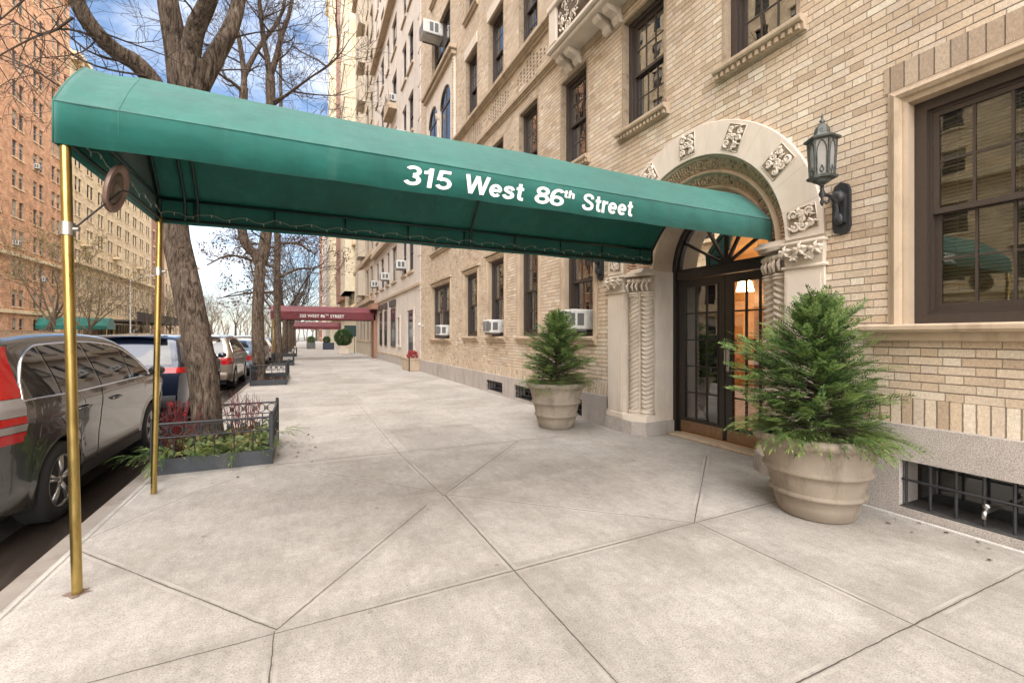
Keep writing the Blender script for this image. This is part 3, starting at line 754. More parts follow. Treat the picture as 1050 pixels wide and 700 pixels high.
mb = MB(T); mb.tube([(1.52,-.2,.20),(1.52,.02,.20),(1.52,.04,.19),(1.52,.045,.15)], .016, 8); mb.ball((1.52,.0,.235), .026, 8); mb.build('faucet', M['steel'], house, smooth=True)
# ---------------- arch
def P(r, a, d): return (AC+r*math.cos(a), d, AZ+r*math.sin(a))
def band(mb, prof, n=72):
    mb.grid([[P(r, PI*i/n, d) for r, d in prof] for i in range(n+1)])
mb = MB(T); band(mb, [(1.70,-.02),(1.70,.030),(1.693,.037),(1.318,.037),(1.310,.030)])
arch = mb.build('entrance_arch', M['stone_face'], house, smooth=True, recalc=False, auto=30)
mb = MB(T); band(mb, [(1.310,.030),(1.305,-.005),(1.285,-.012),(1.280,-.03)]); band(mb, [(1.165,-.125),(1.150,-.105),(1.125,-.095),(1.105,-.11),(1.10,-.14)])
band(mb, [(.985,-.235),(.965,-.225),(.945,-.235),(.93,-.26),(.93,-.62)])
mb.build('arch_moulding', M['stone_trim'], arch, smooth=True, recalc=False, auto=50)
for r0, d0, r1, d1, nn in ((1.28,-.03,1.165,-.125,92),(1.10,-.14,.985,-.235,70)):
    mb = MB(T); rows_ = []
    for i in range(nn*6+1):
        a = PI*i/(nn*6); row = []
        for j in range(9):
            t = j/8; ph = i/6*2*PI
            bmp = .014*math.sin(ph + 3*math.sin(PI*t))*math.sin(PI*t)
            row.append(P(r0+(r1-r0)*t - bmp, a, d0+(d1-d0)*t + bmp))
        rows_.append(row)
    mb.grid(rows_); mb.build('carved_band', M['carved'], arch, smooth=True, recalc=False)
# voussoir joints
mb = MB(T)
for k in range(1, 14):
    a = PI*k/14
    p0, p1 = P(1.32,a,.0378), P(1.69,a,.0378); t = Vector((-math.sin(a),0,math.cos(a)))*.0016
    mb.quad(tuple(Vector(p0)-t),tuple(Vector(p1)-t),tuple(Vector(p1)+t),tuple(Vector(p0)+t))
mb.build('joint', M['stone_trim'], arch, recalc=False)
def scroll_panel(parent, cx, cz, ang, w, h, seed):
    q = random.Random(seed); ca, sa = math.cos(ang), math.sin(ang)
    def L(u, v, d): return (cx+u*ca-v*sa, d, cz+u*sa+v*ca)
    mb = MB(T)
    mb.add([L(-w/2,-h/2,.0385),L(w/2,-h/2,.0385),L(w/2,h/2,.0385),L(-w/2,h/2,.0385)], [(0,1,2,3)], 1)
    mb.cur = 0
    mb.tube([L(-w/2,-h/2,.040),L(w/2,-h/2,.040),L(w/2,h/2,.040),L(-w/2,h/2,.040),L(-w/2,-h/2,.040)], .006, 6)
    for k in range(7):                                   # curling stems
        u0, v0 = [(-.26,-.28),(.26,-.26),(.0,.0),(-.26,.28),(.25,.29),(-.28,.0),(.3,.02)][k]; u0 *= w; v0 *= h
        s_ = 1 if q.random() < .5 else -1; r0 = q.uniform(.13,.20)*w; a0 = q.uniform(0,6.28)
        pts = [L(u0+r0*(1-.75*t/14)*math.cos(a0+s_*t*.55), v0+r0*(1-.75*t/14)*math.sin(a0+s_*t*.55), .048) for t in range(15)]
        mb.tube(pts, [.017-.0006*t for t in range(15)], 6)
        mb.ball(L(u0,v0,.044), .017, 8)
    for k in range(16):                                   # leaves
        a = q.uniform(0,6.28); u0, v0 = q.uniform(-.36,.36)*w, q.uniform(-.38,.38)*h; l = q.uniform(.04,.07)
        mb.tube([L(u0,v0,.042),L(u0+l*.5*math.cos(a),v0+l*.5*math.sin(a),.056),L(u0+l*math.cos(a+.5),v0+l*math.sin(a+.5),.042)], [.004,.014,.003], 6)
    return mb.build('carved_panel', [M['stone_face'], M['relief_ground']], parent, smooth=True)
for k in range(7):
    a = R(7 + 27.7*k)
    scroll_panel(arch, AC-1.505*math.cos(a), AZ+1.505*math.sin(a), PI/2-a, .25, .29, 40+k)
# jambs below the springing, mirrored left and right
for sgn in (1, -1):
    def S(x): return AC + sgn*(x-AC)
    def T2(s, d, z): return T(S(s), d, z)
    mb = MB(T2)
    mb.box(5.664, 6.046, -.2, .02, 2.15, 2.56); mb.box(5.66, 6.05, -.05, .037, .22, 2.20); mb.box(5.685, 6.025, .037, .045, .32, 2.12)
    j = mb.build('pilaster', M['stone_face'], house)
    mb = MB(T2)
    mb.quad((5.66,.0,.0),(5.65,-.22,.0),(5.65,-.22,2.5),(5.66,.0,2.5)); mb.quad((5.65,-.22,0),(5.28,-.31,0),(5.28,-.31,2.5),(5.65,-.22,2.5))
    mb.box(5.262, 5.40, -.62, -.262, 0.2, 2.5)
    mb.box(5.445, 5.462, -.20, -.10, .2, 2.2); mb.box(5.30, 5.67, -.60, -.33, .1, 2.56); mb.box(5.29, 5.66, -.32, -.05, 2.5005, 2.54)
    # springing block between jamb and arch underside
    mb.box(5.28, 5.655, -.25, -.01, 2.47, 2.50)
    mb.build('jamb', M['stone_face'], j, recalc=False)
    mb = MB(T2); n = 40; rows_ = []
    for i in range(441):
        z = .34+1.78*i/440
        rows_.append([(5.545+(.086+.014*math.sin(z*92-4*w))*math.cos(w), -.120+(.086+.014*math.sin(z*92-4*w))*math.sin(w), z) for w in [2*PI*k/n for k in range(n+1)]])
    mb.grid(rows_); mb.build('twisted_column', M['stone'], j, smooth=True, recalc=False)
    mb = MB(T2); rows_ = []
    for i in range(441):
        z = .34+1.78*i/440
        row = []
        for k in range(n+1):
            w = 2*PI*k/n
            tri = abs(((w-1.95)/PI) % 2 - 1)
            r = .080+.012*math.sin(z*92+tri*8)
            row.append((5.365+r*math.cos(w), -.20+r*math.sin(w), z))
        rows_.append(row)
    mb.grid(rows_); mb.build('chevron_column', M['stone'], j, smooth=True, recalc=False)
    mb = MB(T2)     # column bases and neckings
    for (cs, cd, r) in ((5.545,-.12,.098),(5.365,-.20,.093)):
        for z in (.30, .335, 2.135, 2.17):
            mb.lathe([(r*.9,z-.018),(r+.012,z-.008),(r+.012,z+.008),(r*.9,z+.018)], (cs,cd,0), 20)
    mb.bevbox(5.63, 6.07, -.05, .058, .20, .30, .012)
    mb.prism([(5.66,-.02),(5.665,.06),(5.50,.055),(5.30,-.03),(5.24,-.10),(5.24,-.26),(5.6,-.26)], 2, .20, .285) if False else None
    mb.add([(5.665,.055,.2),(5.44,.05,.2),(5.25,-.08,.2),(5.25,-.26,.2),(5.665,-.2,.2),(5.665,.04,.29),(5.45,.035,.29),(5.265,-.09,.29),(5.265,-.26,.29),(5.665,-.2,.29)], [(0,1,2,3,4),(9,8,7,6,5),(0,1,6,5),(1,2,7,6),(2,3,8,7),(3,4,9,8),(4,0,5,9)])
    mb.build('column_base', M['stone_face'], j, smooth=True, auto=40)
    mb = MB(T2)
    mb.box(5.62, 6.09, -.05, .075, 0, .2)
    mb.add([(5.62,.075,0),(5.42,.07,0),(5.235,-.06,0),(5.235,-.66,0),(5.62,-.66,0),(5.62,.075,.2),(5.42,.07,.2),(5.235,-.06,.2),(5.235,-.66,.2),(5.62,-.66,.2)], [(0,1,2,3,4),(9,8,7,6,5),(0,1,6,5),(1,2,7,6),(2,3,8,7),(3,4,9,8),(4,0,5,9)])
    mb.build('plinth', M['granite'], j)
    mb = MB(T2); q = random.Random(5)     # foliate capitals
    mb.bevbox(5.63, 6.08, -.02, .06, 2.19, 2.225, .008); mb.bevbox(5.63, 6.08, -.02, .085, 2.43, 2.465, .01)
    mb.add([(5.66,.0,2.225),(6.05,.0,2.225),(6.06,.0,2.43),(5.65,.0,2.43),(5.67,.04,2.225),(6.04,.04,2.225),(6.06,.065,2.43),(5.65,.065,2.43)], [(4,5,6,7),(0,3,7,4),(1,5,6,2),(0,4,5,1),(3,2,6,7)])
    for cx, zz, r, dd in ((5.70,2.365,.058,.08),(5.79,2.30,.036,.07),(5.86,2.372,.062,.09),(5.94,2.30,.036,.07),(6.01,2.365,.058,.08)):
        mb.ball((cx,dd-.01,zz), r, 10, (1,.75,.85))
        for a in range(5):
            t = a*1.257+.3; mb.tube([(cx,dd+.02,zz),(cx+r*.75*math.cos(t),dd+.035,zz+r*.75*math.sin(t)),(cx+r*1.25*math.cos(t),dd,zz+r*1.2*math.sin(t))], [.016,.017,.005], 6)
    for cx, dd in ((5.50,-.06),(5.58,-.03),(5.44,-.09),(5.36,-.13),(5.30,-.17)):
        mb.ball((cx,dd,2.36), .048, 10, (1,1,.9)); mb.tube([(cx,dd+.03,2.20),(cx,dd+.055,2.28),(cx,dd+.02,2.35)], [.012,.022,.006], 6)
    mb.add([(5.665,.05,2.43),(5.44,-.01,2.43),(5.26,-.10,2.43),(5.24,-.26,2.43),(5.665,-.2,2.43),(5.665,.05,2.47),(5.44,-.01,2.47),(5.26,-.10,2.47),(5.24,-.26,2.47),(5.665,-.2,2.47)], [(0,1,2,3,4),(9,8,7,6,5),(0,1,6,5),(1,2,7,6),(2,3,8,7),(3,4,9,8),(4,0,5,9)])
    mb.build('capital', M['stone'], j, smooth=True, auto=60)
# door frame, fanlight, doors
D0 = -.62
mb = MB(T)
n = 48
for r0, r1, da, db in ((.93,.86,D0-.13,D0),(.86,.83,D0-.13,D0-.05)):
    for i in range(n):
        a0, a1 = PI*i/n, PI*(i+1)/n
        mb.quad(P(r0,a0,db),P(r0,a1,db),P(r1,a1,db),P(r1,a0,db)); mb.quad(P(r1,a0,db),P(r1,a1,db),P(r1,a1,da),P(r1,a0,da))
for s_ in (1,-1):
    mb.box(AC+s_*.86, AC+s_*.93, D0-.13, D0, 0, AZ); mb.box(AC+s_*.83, AC+s_*.86, D0-.13, D0-.05, 0, AZ)
mb.bevbox(AC-.83, AC+.83, D0-.12, D0+.015, 2.36, 2.48, .012); mb.box(AC-.83, AC+.83, D0-.12, D0-.02, 2.48, 2.52)
for k in range(1, 6):
    a = PI*k/6; t = Vector((-math.sin(a),0,math.cos(a)))*(.017)
    p0, p1 = Vector(P(.06,a,0)), Vector(P(.85,a,0)); 
    vs = [tuple(Vector((v.x, d, v.z))) for d in (D0-.05,D0-.09) for v in (p0-t,p1-t,p1+t,p0+t)]
    mb.add(vs, [(0,1,2,3),(7,6,5,4),(0,4,5,1),(1,5,6,2),(2,6,7,3),(3,7,4,0)])
mb.lathe([(0.001,0),(.001,0)], (0,0,-50), 3) if False else None
mb.add([P(.10, PI*i/16, D0-.04) for i in range(17)]+[(AC,D0-.04,AZ)], [(i,i+1,17) for i in range(16)])
dframe = mb.build('door_frame', M['door'], house, recalc=False)
mb = MB(T); mb.add([P(.86, PI*i/32, D0-.075) for i in range(33)], [tuple(range(33))]); mb.build('fanlight_pane', M['dglass'], dframe, recalc=False)
for sgn in (1,-1):
    a, b = (AC+.008, AC+.825) if sgn > 0 else (AC-.825, AC-.008)
    mb = MB(T); zt, zb_ = 2.355, .055
    ring(mb, a, b, zb_, zt, .095, D0-.095, D0-.045, wb=.20, wt=.10)
    ring(mb, a+.095, b-.095, zb_+.20, zt-.10, .018, D0-.085, D0-.035)
    g0, g1, h0, h1 = a+.113, b-.113, zb_+.218, zt-.118
    for k in (1,2): x = g0+(g1-g0)*k/3; mb.box(x-.011, x+.011, D0-.08, D0-.05, h0, h1)
    for k in range(1,5): z = h0+(h1-h0)*k/5; mb.box(g0, g1, D0-.078, D0-.052, z-.011, z+.011)
    dl = mb.build('entrance_door', M['door'], house)
    mb = MB(T); mb.box(g0-.01, g1+.01, D0-.067, D0-.063, h0-.01, h1+.01); mb.build('pane', M['dglass'], dl)
    mb = MB(T); mb.bevbox(a+.03, b-.03, D0-.05, D0-.038, zb_+.01, zb_+.17, .004); mb.build('kick_plate', M['brassplate'], dl)
    if sgn < 0:
        mb = MB(T); mb.bevbox(b-.075, b-.025, D0-.05, D0-.02, 1.02, 1.42, .006); mb.tube([(b-.05,D0-.02,1.10),(b-.05,D0+.03,1.12),(b-.05,D0+.03,1.32),(b-.05,D0-.02,1.34)], .011, 8)
        mb.build('handle', M['steel'], dl)
mb = MB(T); mb.bevbox(AC-.93, AC+.93, D0-.16, D0+.16, .0, .035, .008); mb.build('threshold', M['stone_trim'], house)
# lobby seen through the glass
mb = MB(T); L0, L1, LD = 2.2, 8.6, -5.2
mb.quad((L0,D0-.15,.02),(L1,D0-.15,.02),(L1,LD,.02),(L0,LD,.02),0)
mb.quad((L0,LD,0),(L1,LD,0),(L1,LD,3.5),(L0,LD,3.5),1); mb.quad((L0,D0-.16,0),(L0,LD,0),(L0,LD,3.5),(L0,D0-.16,3.5),1)
mb.quad((L1,D0-.16,0),(L1,LD,0),(L1,LD,3.5),(L1,D0-.16,3.5),1); mb.quad((L0,D0-.16,3.5),(L1,D0-.16,3.5),(L1,LD,3.5),(L0,LD,3.5),1)
mb.box(4.9,5.2,LD,LD+.5,0,3.2,2); mb.box(6.6,6.9,LD,LD+.5,0,3.2,2); mb.box(5.3,6.5,LD+.02,LD+.06,.2,2.2,2)
mb.build('lobby', [simple('lobby_floor',(.40,.30,.20),.25,noise=.2), simple('lobby_wall',(.62,.42,.22),.7,noise=.15), simple('lobby_wood',(.13,.06,.03),.4,noise=.3,stretch=(8,8,1))], house, recalc=False)
mb = MB(T)
mb.lathe([(.06,0),(.11,-.02),(.15,-.20),(.06,-.20)], (5.75,-2.9,2.55), 20); mb.lathe([(.09,0),(.15,-.02),(.12,-.18),(.10,-.18)], (7.2,-4.2,2.5), 20)
mb.build('lobby_lamp', emis('lamp_glow', (1,.66,.36), 30), house, smooth=True)
# belts, frieze, balcony
mb = MB(T)
for z, o, h in ((7.02,.10,.10),(7.92,.16,.12)):
    for (oo, za, zb2) in ((o,z+h*.35,z+h),(o*.6,z,z+h*.35)): mb.box(7.37, 14.4, 0, oo, za, zb2)
    mb.box(7.37, 14.4, 0, o*.3, z-.06, z)
mb.build('belt_course', M['stone_trim'], house)
mb = MB(T)
for c in (8.9, 10.75, 12.6):
    for i in range(-4, 5):
        for j in range(0, 8):
            if abs(i)*.9 + abs(j-3.5) > 4.2: continue
            mb.box(c+i*.16-.03, c+i*.16+.03, .001, .004, 7.19+j*.087, 7.19+j*.087+.045)  # thin dark chips on the face paint the shade of pierced holes
mb.build('brickwork_hole_shade', M['stone_dark'], house)
mb = MB(T)
mb.bevbox(3.3, 7.42, 0, .44, 6.82, 6.90, .02); mb.bevbox(3.3, 7.36, 0, .38, 6.74, 6.82, .02); mb.box(3.3, 7.36, .32, .39, 6.90, 6.96); mb.bevbox(3.3, 7.42, .28, .44, 7.58, 7.70, .02)
for x in (3.35, 4.95, 5.35, 7.12): mb.box(x, x+.24, .30, .41, 6.96, 7.58)
mb.box(7.28, 7.36, 0, .40, 6.90, 7.58)
bal = mb.build('balcony', M['stone_face'], house)
q = random.Random(3)
for a, b in ((5.59,7.12),(3.59,4.95)):
    mb = MB(T); mb.box(a, b, .32, .36, 6.96, 7.58, 1); mb.cur = 0
    for k in range(46):
        x, z, r = q.uniform(a+.1,b-.1), q.uniform(7.02,7.52), q.uniform(.04,.08); a0 = q.uniform(0,6.28); s_ = q.choice((1,-1))
        mb.tube([(x+r*(1-.07*t)*math.cos(a0+s_*t*.6), .37, z+r*(1-.07*t)*math.sin(a0+s_*t*.6)) for t in range(10)], [.017-.0013*t for t in range(10)], 5)
    mb.build('carved_panel', [M['stone_face'], M['stone_dark']], bal, smooth=True)
for x in (7.22, 6.94, 6.04, 5.78, 4.86, 4.60, 3.68):
    mb = MB(T)
    mb.prism([(.002,6.50),(.06,6.50),(.10,6.54),(.11,6.60),(.16,6.62),(.26,6.64),(.30,6.68),(.30,6.74),(.002,6.74)], 0, x-.075, x+.075)
    mb.build('corbel', M['stone_face'], bal)
mb = MB(T); mb.box(3.3, 7.34, .001, .03, 6.62, 6.735); mb.build('balcony_band', M['stone_trim'], bal)
# twin-arched stone window surround on the third floor
mb = MB(T)
def arch_holes(mb, s0, s1, z0, z1, ars, d):
    # slab with arched openings, built from vertical strips
    N_ = 96
    for i in range(N_):
        a, b = s0+(s1-s0)*i/N_, s0+(s1-s0)*(i+1)/N_; m_ = (a+b)/2; top = None
        for c, r, zc in ars:
            if abs(m_-c) < r: top = zc+math.sqrt(max(0, r*r-(m_-c)**2))
        mb.quad((a,d,top if top else z0),(b,d,top if top else z0),(b,d,z1),(a,d,z1))
        if top: mb.quad((a,d,top),(b,d,top),(b,0,top),(a,0,top))
arch_holes(mb, 14.35, 18.0, 8.1, 10.9, [(15.35,.62,9.75),(17.0,.62,9.75)], .07)
mb.quad((14.35,.07,8.1),(14.35,.0,8.1),(14.35,.0,10.9),(14.35,.07,10.9))
for s_ in (14.73,15.97,16.38,17.62): mb.quad((s_,.07,8.1),(s_,-.02,8.1),(s_,-.02,9.75),(s_,.07,9.75))
tw = mb.build('twin_arch_surround', M['stone_face'], house, recalc=False)
mb = MB(T); mb.bevbox(14.2, 18.15, 0, .26, 11.05, 11.2, .02); mb.bevbox(14.27, 18.08, 0, .18, 10.9, 11.05, .02); mb.build('cornice', M['stone_trim'], tw)
mb = MB(T)
for k in range(26):
    mb.box(14.36, 14.44, .07, .105, 8.15+k*.105, 8.15+k*.105+.06)
mb.lathe([(.06,8.1),(.06,9.5),(.10,9.55),(.13,9.72)], (16.18,.08,0), 14); mb.build('colonnette', M['stone'], tw)
for c in (15.35, 17.0):
    mb = MB(T); mb.box(c-.6, c+.6, .004, .012, 8.12, 10.36); mb.build('pane', M['glass_dark'], tw)
    mb = MB(T); ring(mb, c-.6, c+.6, 8.12, 9.75, .07, .014, .035); mb.box(c-.03, c+.03, .014, .03, 8.12, 10.3); mb.box(c-.6, c+.6, .014, .03, 9.72, 9.78); mb.build('sash', M['frame'], tw)

# ------------------------------------------------------------------ air conditioners
def air_conditioner(s, z, label, w=.62, h=.40, out=.42, FX=XF, side=1):
    t = thing('air_conditioner', label, 'air conditioner', (FX-.02*side, s, z), 'air conditioners in the windows')
    TT = FT(FX, side); mb = MB(TT)
    mb.bevbox(s-w/2, s+w/2, -.18, out, z, z+h, .015); mb.build('case', M['acw'], t)
    mb = MB(TT)
    mb.box(s-w*.43, s-w*.02, out+.001, out+.004, z+.04, z+h-.04); mb.box(s+w*.05, s+w*.43, out+.001, out+.004, z+.04, z+h-.04)
    for y0 in (.05, .24): mb.box(s-w/2-.003, s-w/2-.001, y0, y0+.14, z+.07, z+h-.07)
    mb.build('grille', M['acg'], t)
    mb = MB(TT)
    for k in range(1, 8): mb.box(s-w*.43, s+w*.43, out+.004, out+.008, z+h*k/8-.004, z+h*k/8+.004)
    mb.build('louvre', M['acw'], t)
    for c_ in (s-w/2+.04, s+w/2-.04): mb = MB(TT); mb.box(c_-.02, c_+.02, -.02, out*.8, z-.035, z); mb.build('bracket', M['acg'], t)
    return t
air_conditioner(6.98, 1.63, 'white air conditioner in the window right behind the farther potted conifer', w=.52, h=.36, out=.30)
air_conditioner(10.9, 1.60, 'white window air conditioner in the fourth ground-floor window left of the doorway', w=.50, h=.34, out=.28)
air_conditioner(15.6, 1.55, 'white air conditioner in the paired ground-floor window at the brick building\'s far end', w=.55, h=.36, out=.28)
air_conditioner(16.6, 12.75, 'air conditioner jutting from a high window above the twin-arched stone surround', w=.66, h=.48, out=.62)

# ------------------------------------------------------------------ wall lanterns
def lantern(s, label):
    t = thing('wall_lantern', label, 'lantern', (XF, s, 2.7), 'bronze lanterns flanking the doorway')
    mb = MB(T)
    mb.prism([(s-.075,2.53),(s-.06,2.48),(s,2.46),(s+.06,2.48),(s+.075,2.53),(s+.075,2.86),(s+.055,2.92),(s,2.95),(s-.055,2.92),(s-.075,2.86)], 1, 0, .035)
    mb.prism([(s-.05,2.56),(s+.05,2.56),(s+.055,2.82),(s,2.88),(s-.055,2.82)], 1, .035, .075)
    mb.ball((s,.08,2.80), .062, 12, (1,.8,1)); mb.ball((s,.06,2.60), .045, 10, (1,.8,1.4))
    mb.tube([(s,.07,2.56),(s,.11,2.60),(s,.10,2.70),(s,.13,2.78)], [.016,.024,.018,.014], 8)
    mb.build('backplate', M['iron'], t, smooth=True, auto=40)
    mb = MB(T)
    pts = [(s,.07,2.72),(s,.13,2.765),(s,.20,2.80),(s,.27,2.80),(s,.32,2.79)]
    mb.tube(pts, [.026,.020,.016,.018,.020], 8)
    mb.tube([(s,.32,2.69),(s,.32,2.72),(s,.32,2.76),(s,.32,2.80),(s,.32,2.84),(s,.32,2.90)], [.004,.018,.010,.030,.014,.018], 10)
    mb.tube([(s,.20,2.80),(s,.22,2.74),(s,.26,2.72),(s,.29,2.74)], [.012,.010,.009,.007], 6)
    mb.build('arm', M['iron'], t, smooth=True)
    c = (s,.32)
    def hexp(r, z): r *= .84; return [(c[0]+r*math.cos(PI/6+k*PI/3), c[1]+r*math.sin(PI/6+k*PI/3), z) for k in range(6)]
    mb = MB(T)
    def loft(sec):
        vs = [p for r, z in sec for p in hexp(r, z)]; n = 6
        mb.add(vs, [(i*n+k, i*n+(k+1)%n, (i+1)*n+(k+1)%n, (i+1)*n+k) for i in range(len(sec)-1) for k in range(n)] + [tuple(range(6)), tuple(range((len(sec)-1)*6, len(sec)*6))])
    loft([(.014,2.87),(.03,2.885),(.075,2.905),(.09,2.925),(.142,2.935),(.146,2.955),(.12,2.964)])
    loft([(.118,3.275),(.168,3.283),(.174,3.298),(.135,3.312),(.096,3.325),(.078,3.345),(.070,3.39),(.052,3.42),(.02,3.445)])
    for k in range(6):
        a, b = hexp(.112,2.96)[k], hexp(.132,3.28)[k]
        mb.tube([a, b], .0085, 6)
        a2 = hexp(.112,2.96)[(k+1)%6]; b2 = hexp(.132,3.28)[(k+1)%6]
        L_ = lambda u, v: tuple((Vector(a).lerp(Vector(a2), u)).lerp(Vector(b).lerp(Vector(b2), u), v))
        mb.tube([L_(.14,.03)]+[L_(.14,.6), L_(.2,.78), L_(.35,.90), L_(.5,.96), L_(.65,.90), L_(.8,.78), L_(.86,.6)]+[L_(.86,.03)], .0045, 5)
        mb.tube([L_(.5,.05), L_(.35,.14), L_(.5,.26), L_(.65,.14), L_(.5,.05)], .005, 5)
        mb.tube([a, a2], .008, 5); mb.tube([b, b2], .008, 5)
    mb.build('lamp_housing', M['lantern'], t)
    mb = MB(T); 
    vs = hexp(.106,2.965)+hexp(.126,3.275); mb.add(vs, [(k,(k+1)%6,6+(k+1)%6,6+k) for k in range(6)]); mb.build('pane', M['lglass'], t)
    mb = MB(T); mb.lathe([(.022,3.435),(.016,3.45),(.024,3.465),(.008,3.485),(.010,3.50),(.002,3.54)], (c[0],c[1],0), 10); mb.build('finial', M['lantern'], t, smooth=True)
    return t
lantern(2.50, 'hexagonal bronze wall lantern on a scrolled bracket between arch and big window')
lantern(6.27, 'second bronze wall lantern, left of the arch, mostly hidden by the green canopy')
# ------------------------------------------------------------------ green canopy
cy, hw = 4.25, .95
X0c, X1c = -1.25, 4.74
prof = [(-hw,2.57),(-hw,2.80)]
for k in range(1, 9):
    a = k/8
    prof.append((-hw+.40*a-.014*math.sin(PI*a), 2.80+.40*a+.014*math.sin(PI*a)))
for k in range(1, 8):
    a = k/8; prof.append((-.55+.55*a, 3.20+.065*math.sin(PI/2*a)))
prof = prof + [(0,3.265)] + [(-p, z) for p, z in reversed(prof)]
can = thing('entrance_canopy', 'long green canvas canopy on two brass poles lettered 315 West 86th Street', 'canopy', (-1.2, cy, 0))
mb = MB(); nx = 180; rows_ = []
bows = [X0c, -.97, 1.85, X1c]
for i in range(nx+1):
    x = X0c+(X1c-X0c)*i/nx
    ph = 0
    for k in range(len(bows)-1):
        if bows[k] <= x <= bows[k+1]: ph = math.sin(PI*(x-bows[k])/(bows[k+1]-bows[k]))
    rows_.append([(x, cy+p*(1-(.004*ph+.0022*math.sin(x*11+z*3)+.0016*math.sin(x*23+1)) if z < 2.78 else 1-.004*ph), z-(.016*ph if z > 2.85 else 0)+(.003*math.sin(x*7.3) if z < 2.6 else 0)) for p, z in prof])
# canvas is one continuous sheet with its street-end gable
mb.grid(rows_)
gable = [(X0c, cy+p, z) for p, z in prof]
n_ = len(gable); mb.add(gable, [tuple(range(n_))])
cover = mb.build('cover', M['canvas'], can, smooth=True, recalc=False, auto=28)
md = cover.modifiers.new('thick', 'SOLIDIFY'); md.thickness = .006; md.offset = 0
mb = MB()       # welt piping along the creases, hem
for b_ in (-.97, 1.85): mb.tube([(b_,cy+p*1.0015,z+.001-(.010*math.sin(PI*(.5)) if False else 0)) for p, z in prof], .0035, 5)
for p, z in ((-hw,2.803),(hw,2.803)): mb.tube([(X0c,cy+p,z),(X1c,cy+p,z)], .006, 6)
mb.tube([(X0c-.002,cy+p,z) for p, z in prof], .006, 6)
mb.build('piping', M['canvas'], cover, smooth=True)
mb = MB()       # tube frame inside
ins = .035
for p in (-hw+ins, hw-ins):
    for z in (2.60, 2.79): mb.tube([(X0c+.03,cy+p,z),(X1c-.02,cy+p,z)], .014, 8)
for z in (2.60, 2.79): mb.tube([(X0c+.035,cy-hw+ins,z),(X0c+.035,cy+hw-ins,z)], .014, 8)
mb.tube([(X0c+.03,cy,3.235),(X1c-.02,cy,3.235)], .014, 8)
for b in (X0c+.035, -1.02, -.92, 1.85, X1c-.03):
    mb.tube([(b, cy+p*.955, max(z-.03, 2.60)) for p, z in prof], .014, 8)
for p in (-hw+ins, hw-ins):
    for k in range(9): x = X0c+.3+k*.68; mb.tube([(x,cy+p,2.60),(x,cy+p,2.79)], .008, 6)
mb.build('frame', M['canvas_frame'], can, smooth=True)
for (px, py_, nm) in ((-1.20,3.44,'near'),(-1.30,5.32,'far')):
    mb = MB()
    xx = px+ (.012 if nm=='near' else 0); ytop = cy-hw+ins if nm=='near' else cy+hw-ins
    pt = lambda z: (px+(X0c+.035-px)*z/2.62, py_+(ytop-py_)*z/2.62, z)
    mb.tube([pt(0), pt(1.3), pt(2.62)], .025, 24)
    pole = mb.build('pole', M['brass'], can, smooth=True, auto=50)
    mb = MB(); q = pt(2.1); mb.lathe([(.026,0),(.034,.003),(.034,.075),(.026,.078)], (q[0],q[1],2.07), 20); mb.tube([(q[0]+.03,q[1]-.01,2.108),(q[0]+.055,q[1]-.015,2.108)], .011, 8)
    mb.build('clamp', M['steel'], pole, smooth=True, auto=40)
    if nm == 'near':
        mb = MB(); rr = random.Random(2)
        vs = [(px+.055*rr.uniform(.7,1.3)*math.cos(k*PI/8), py_+.055*rr.uniform(.6,1.3)*math.sin(k*PI/8), .003) for k in range(16)]
        mb.add(vs, [tuple(range(16))]); mb.build('rust_stain', simple('rust_stain', (.20,.14,.105), .9, noise=.5, nscale=30), pole)
# round mirror on its rod
mc = Vector((-1.07, 3.60, 2.43)); nrm = Vector((.90,.0,-.22)).normalized()
Q = nrm.to_track_quat('Z','Y').to_matrix()
mb = MB()
def ml(prof_, n=36):
    vs = []
    for r, z in prof_:
        for k in range(n):
            w = 2*PI*k/n; vs.append(tuple(mc + Q @ Vector((r*math.cos(w), r*math.sin(w), z))))
    mb.add(vs, [(i*n+k, i*n+(k+1)%n, (i+1)*n+(k+1)%n, (i+1)*n+k) for i in range(len(prof_)-1) for k in range(n)]+[tuple(range(n)), tuple((len(prof_)-1)*n+k for k in range(n))])
ml([(.148,-.01),(.155,0),(.152,.012),(.135,.016),(.105,.004),(.10,-.012)])
mir = mb.build('mirror', simple('dull_pink_metal', (.26,.17,.14), .5, metal=.3, noise=.25, nscale=12), can, smooth=True, auto=50)
mb = MB(); ml([(.102,-.012),(.10,-.006),(.07,.012),(.05,-.004),(.03,.01),(.012,.03),(.002,.032)]); mb.build('hub', M['stone_dark'], mir, smooth=True)
mb = MB(); mb.tube([(-1.19,3.36,2.11), tuple(mc+nrm*.03)], .005, 6); mb.tube([tuple(mc+nrm*.03+Vector((-.06,0,.012))), tuple(mc+nrm*.03+Vector((.06,.0,-.012)))], .005, 6); mb.build('rod', M['iron'], mir)
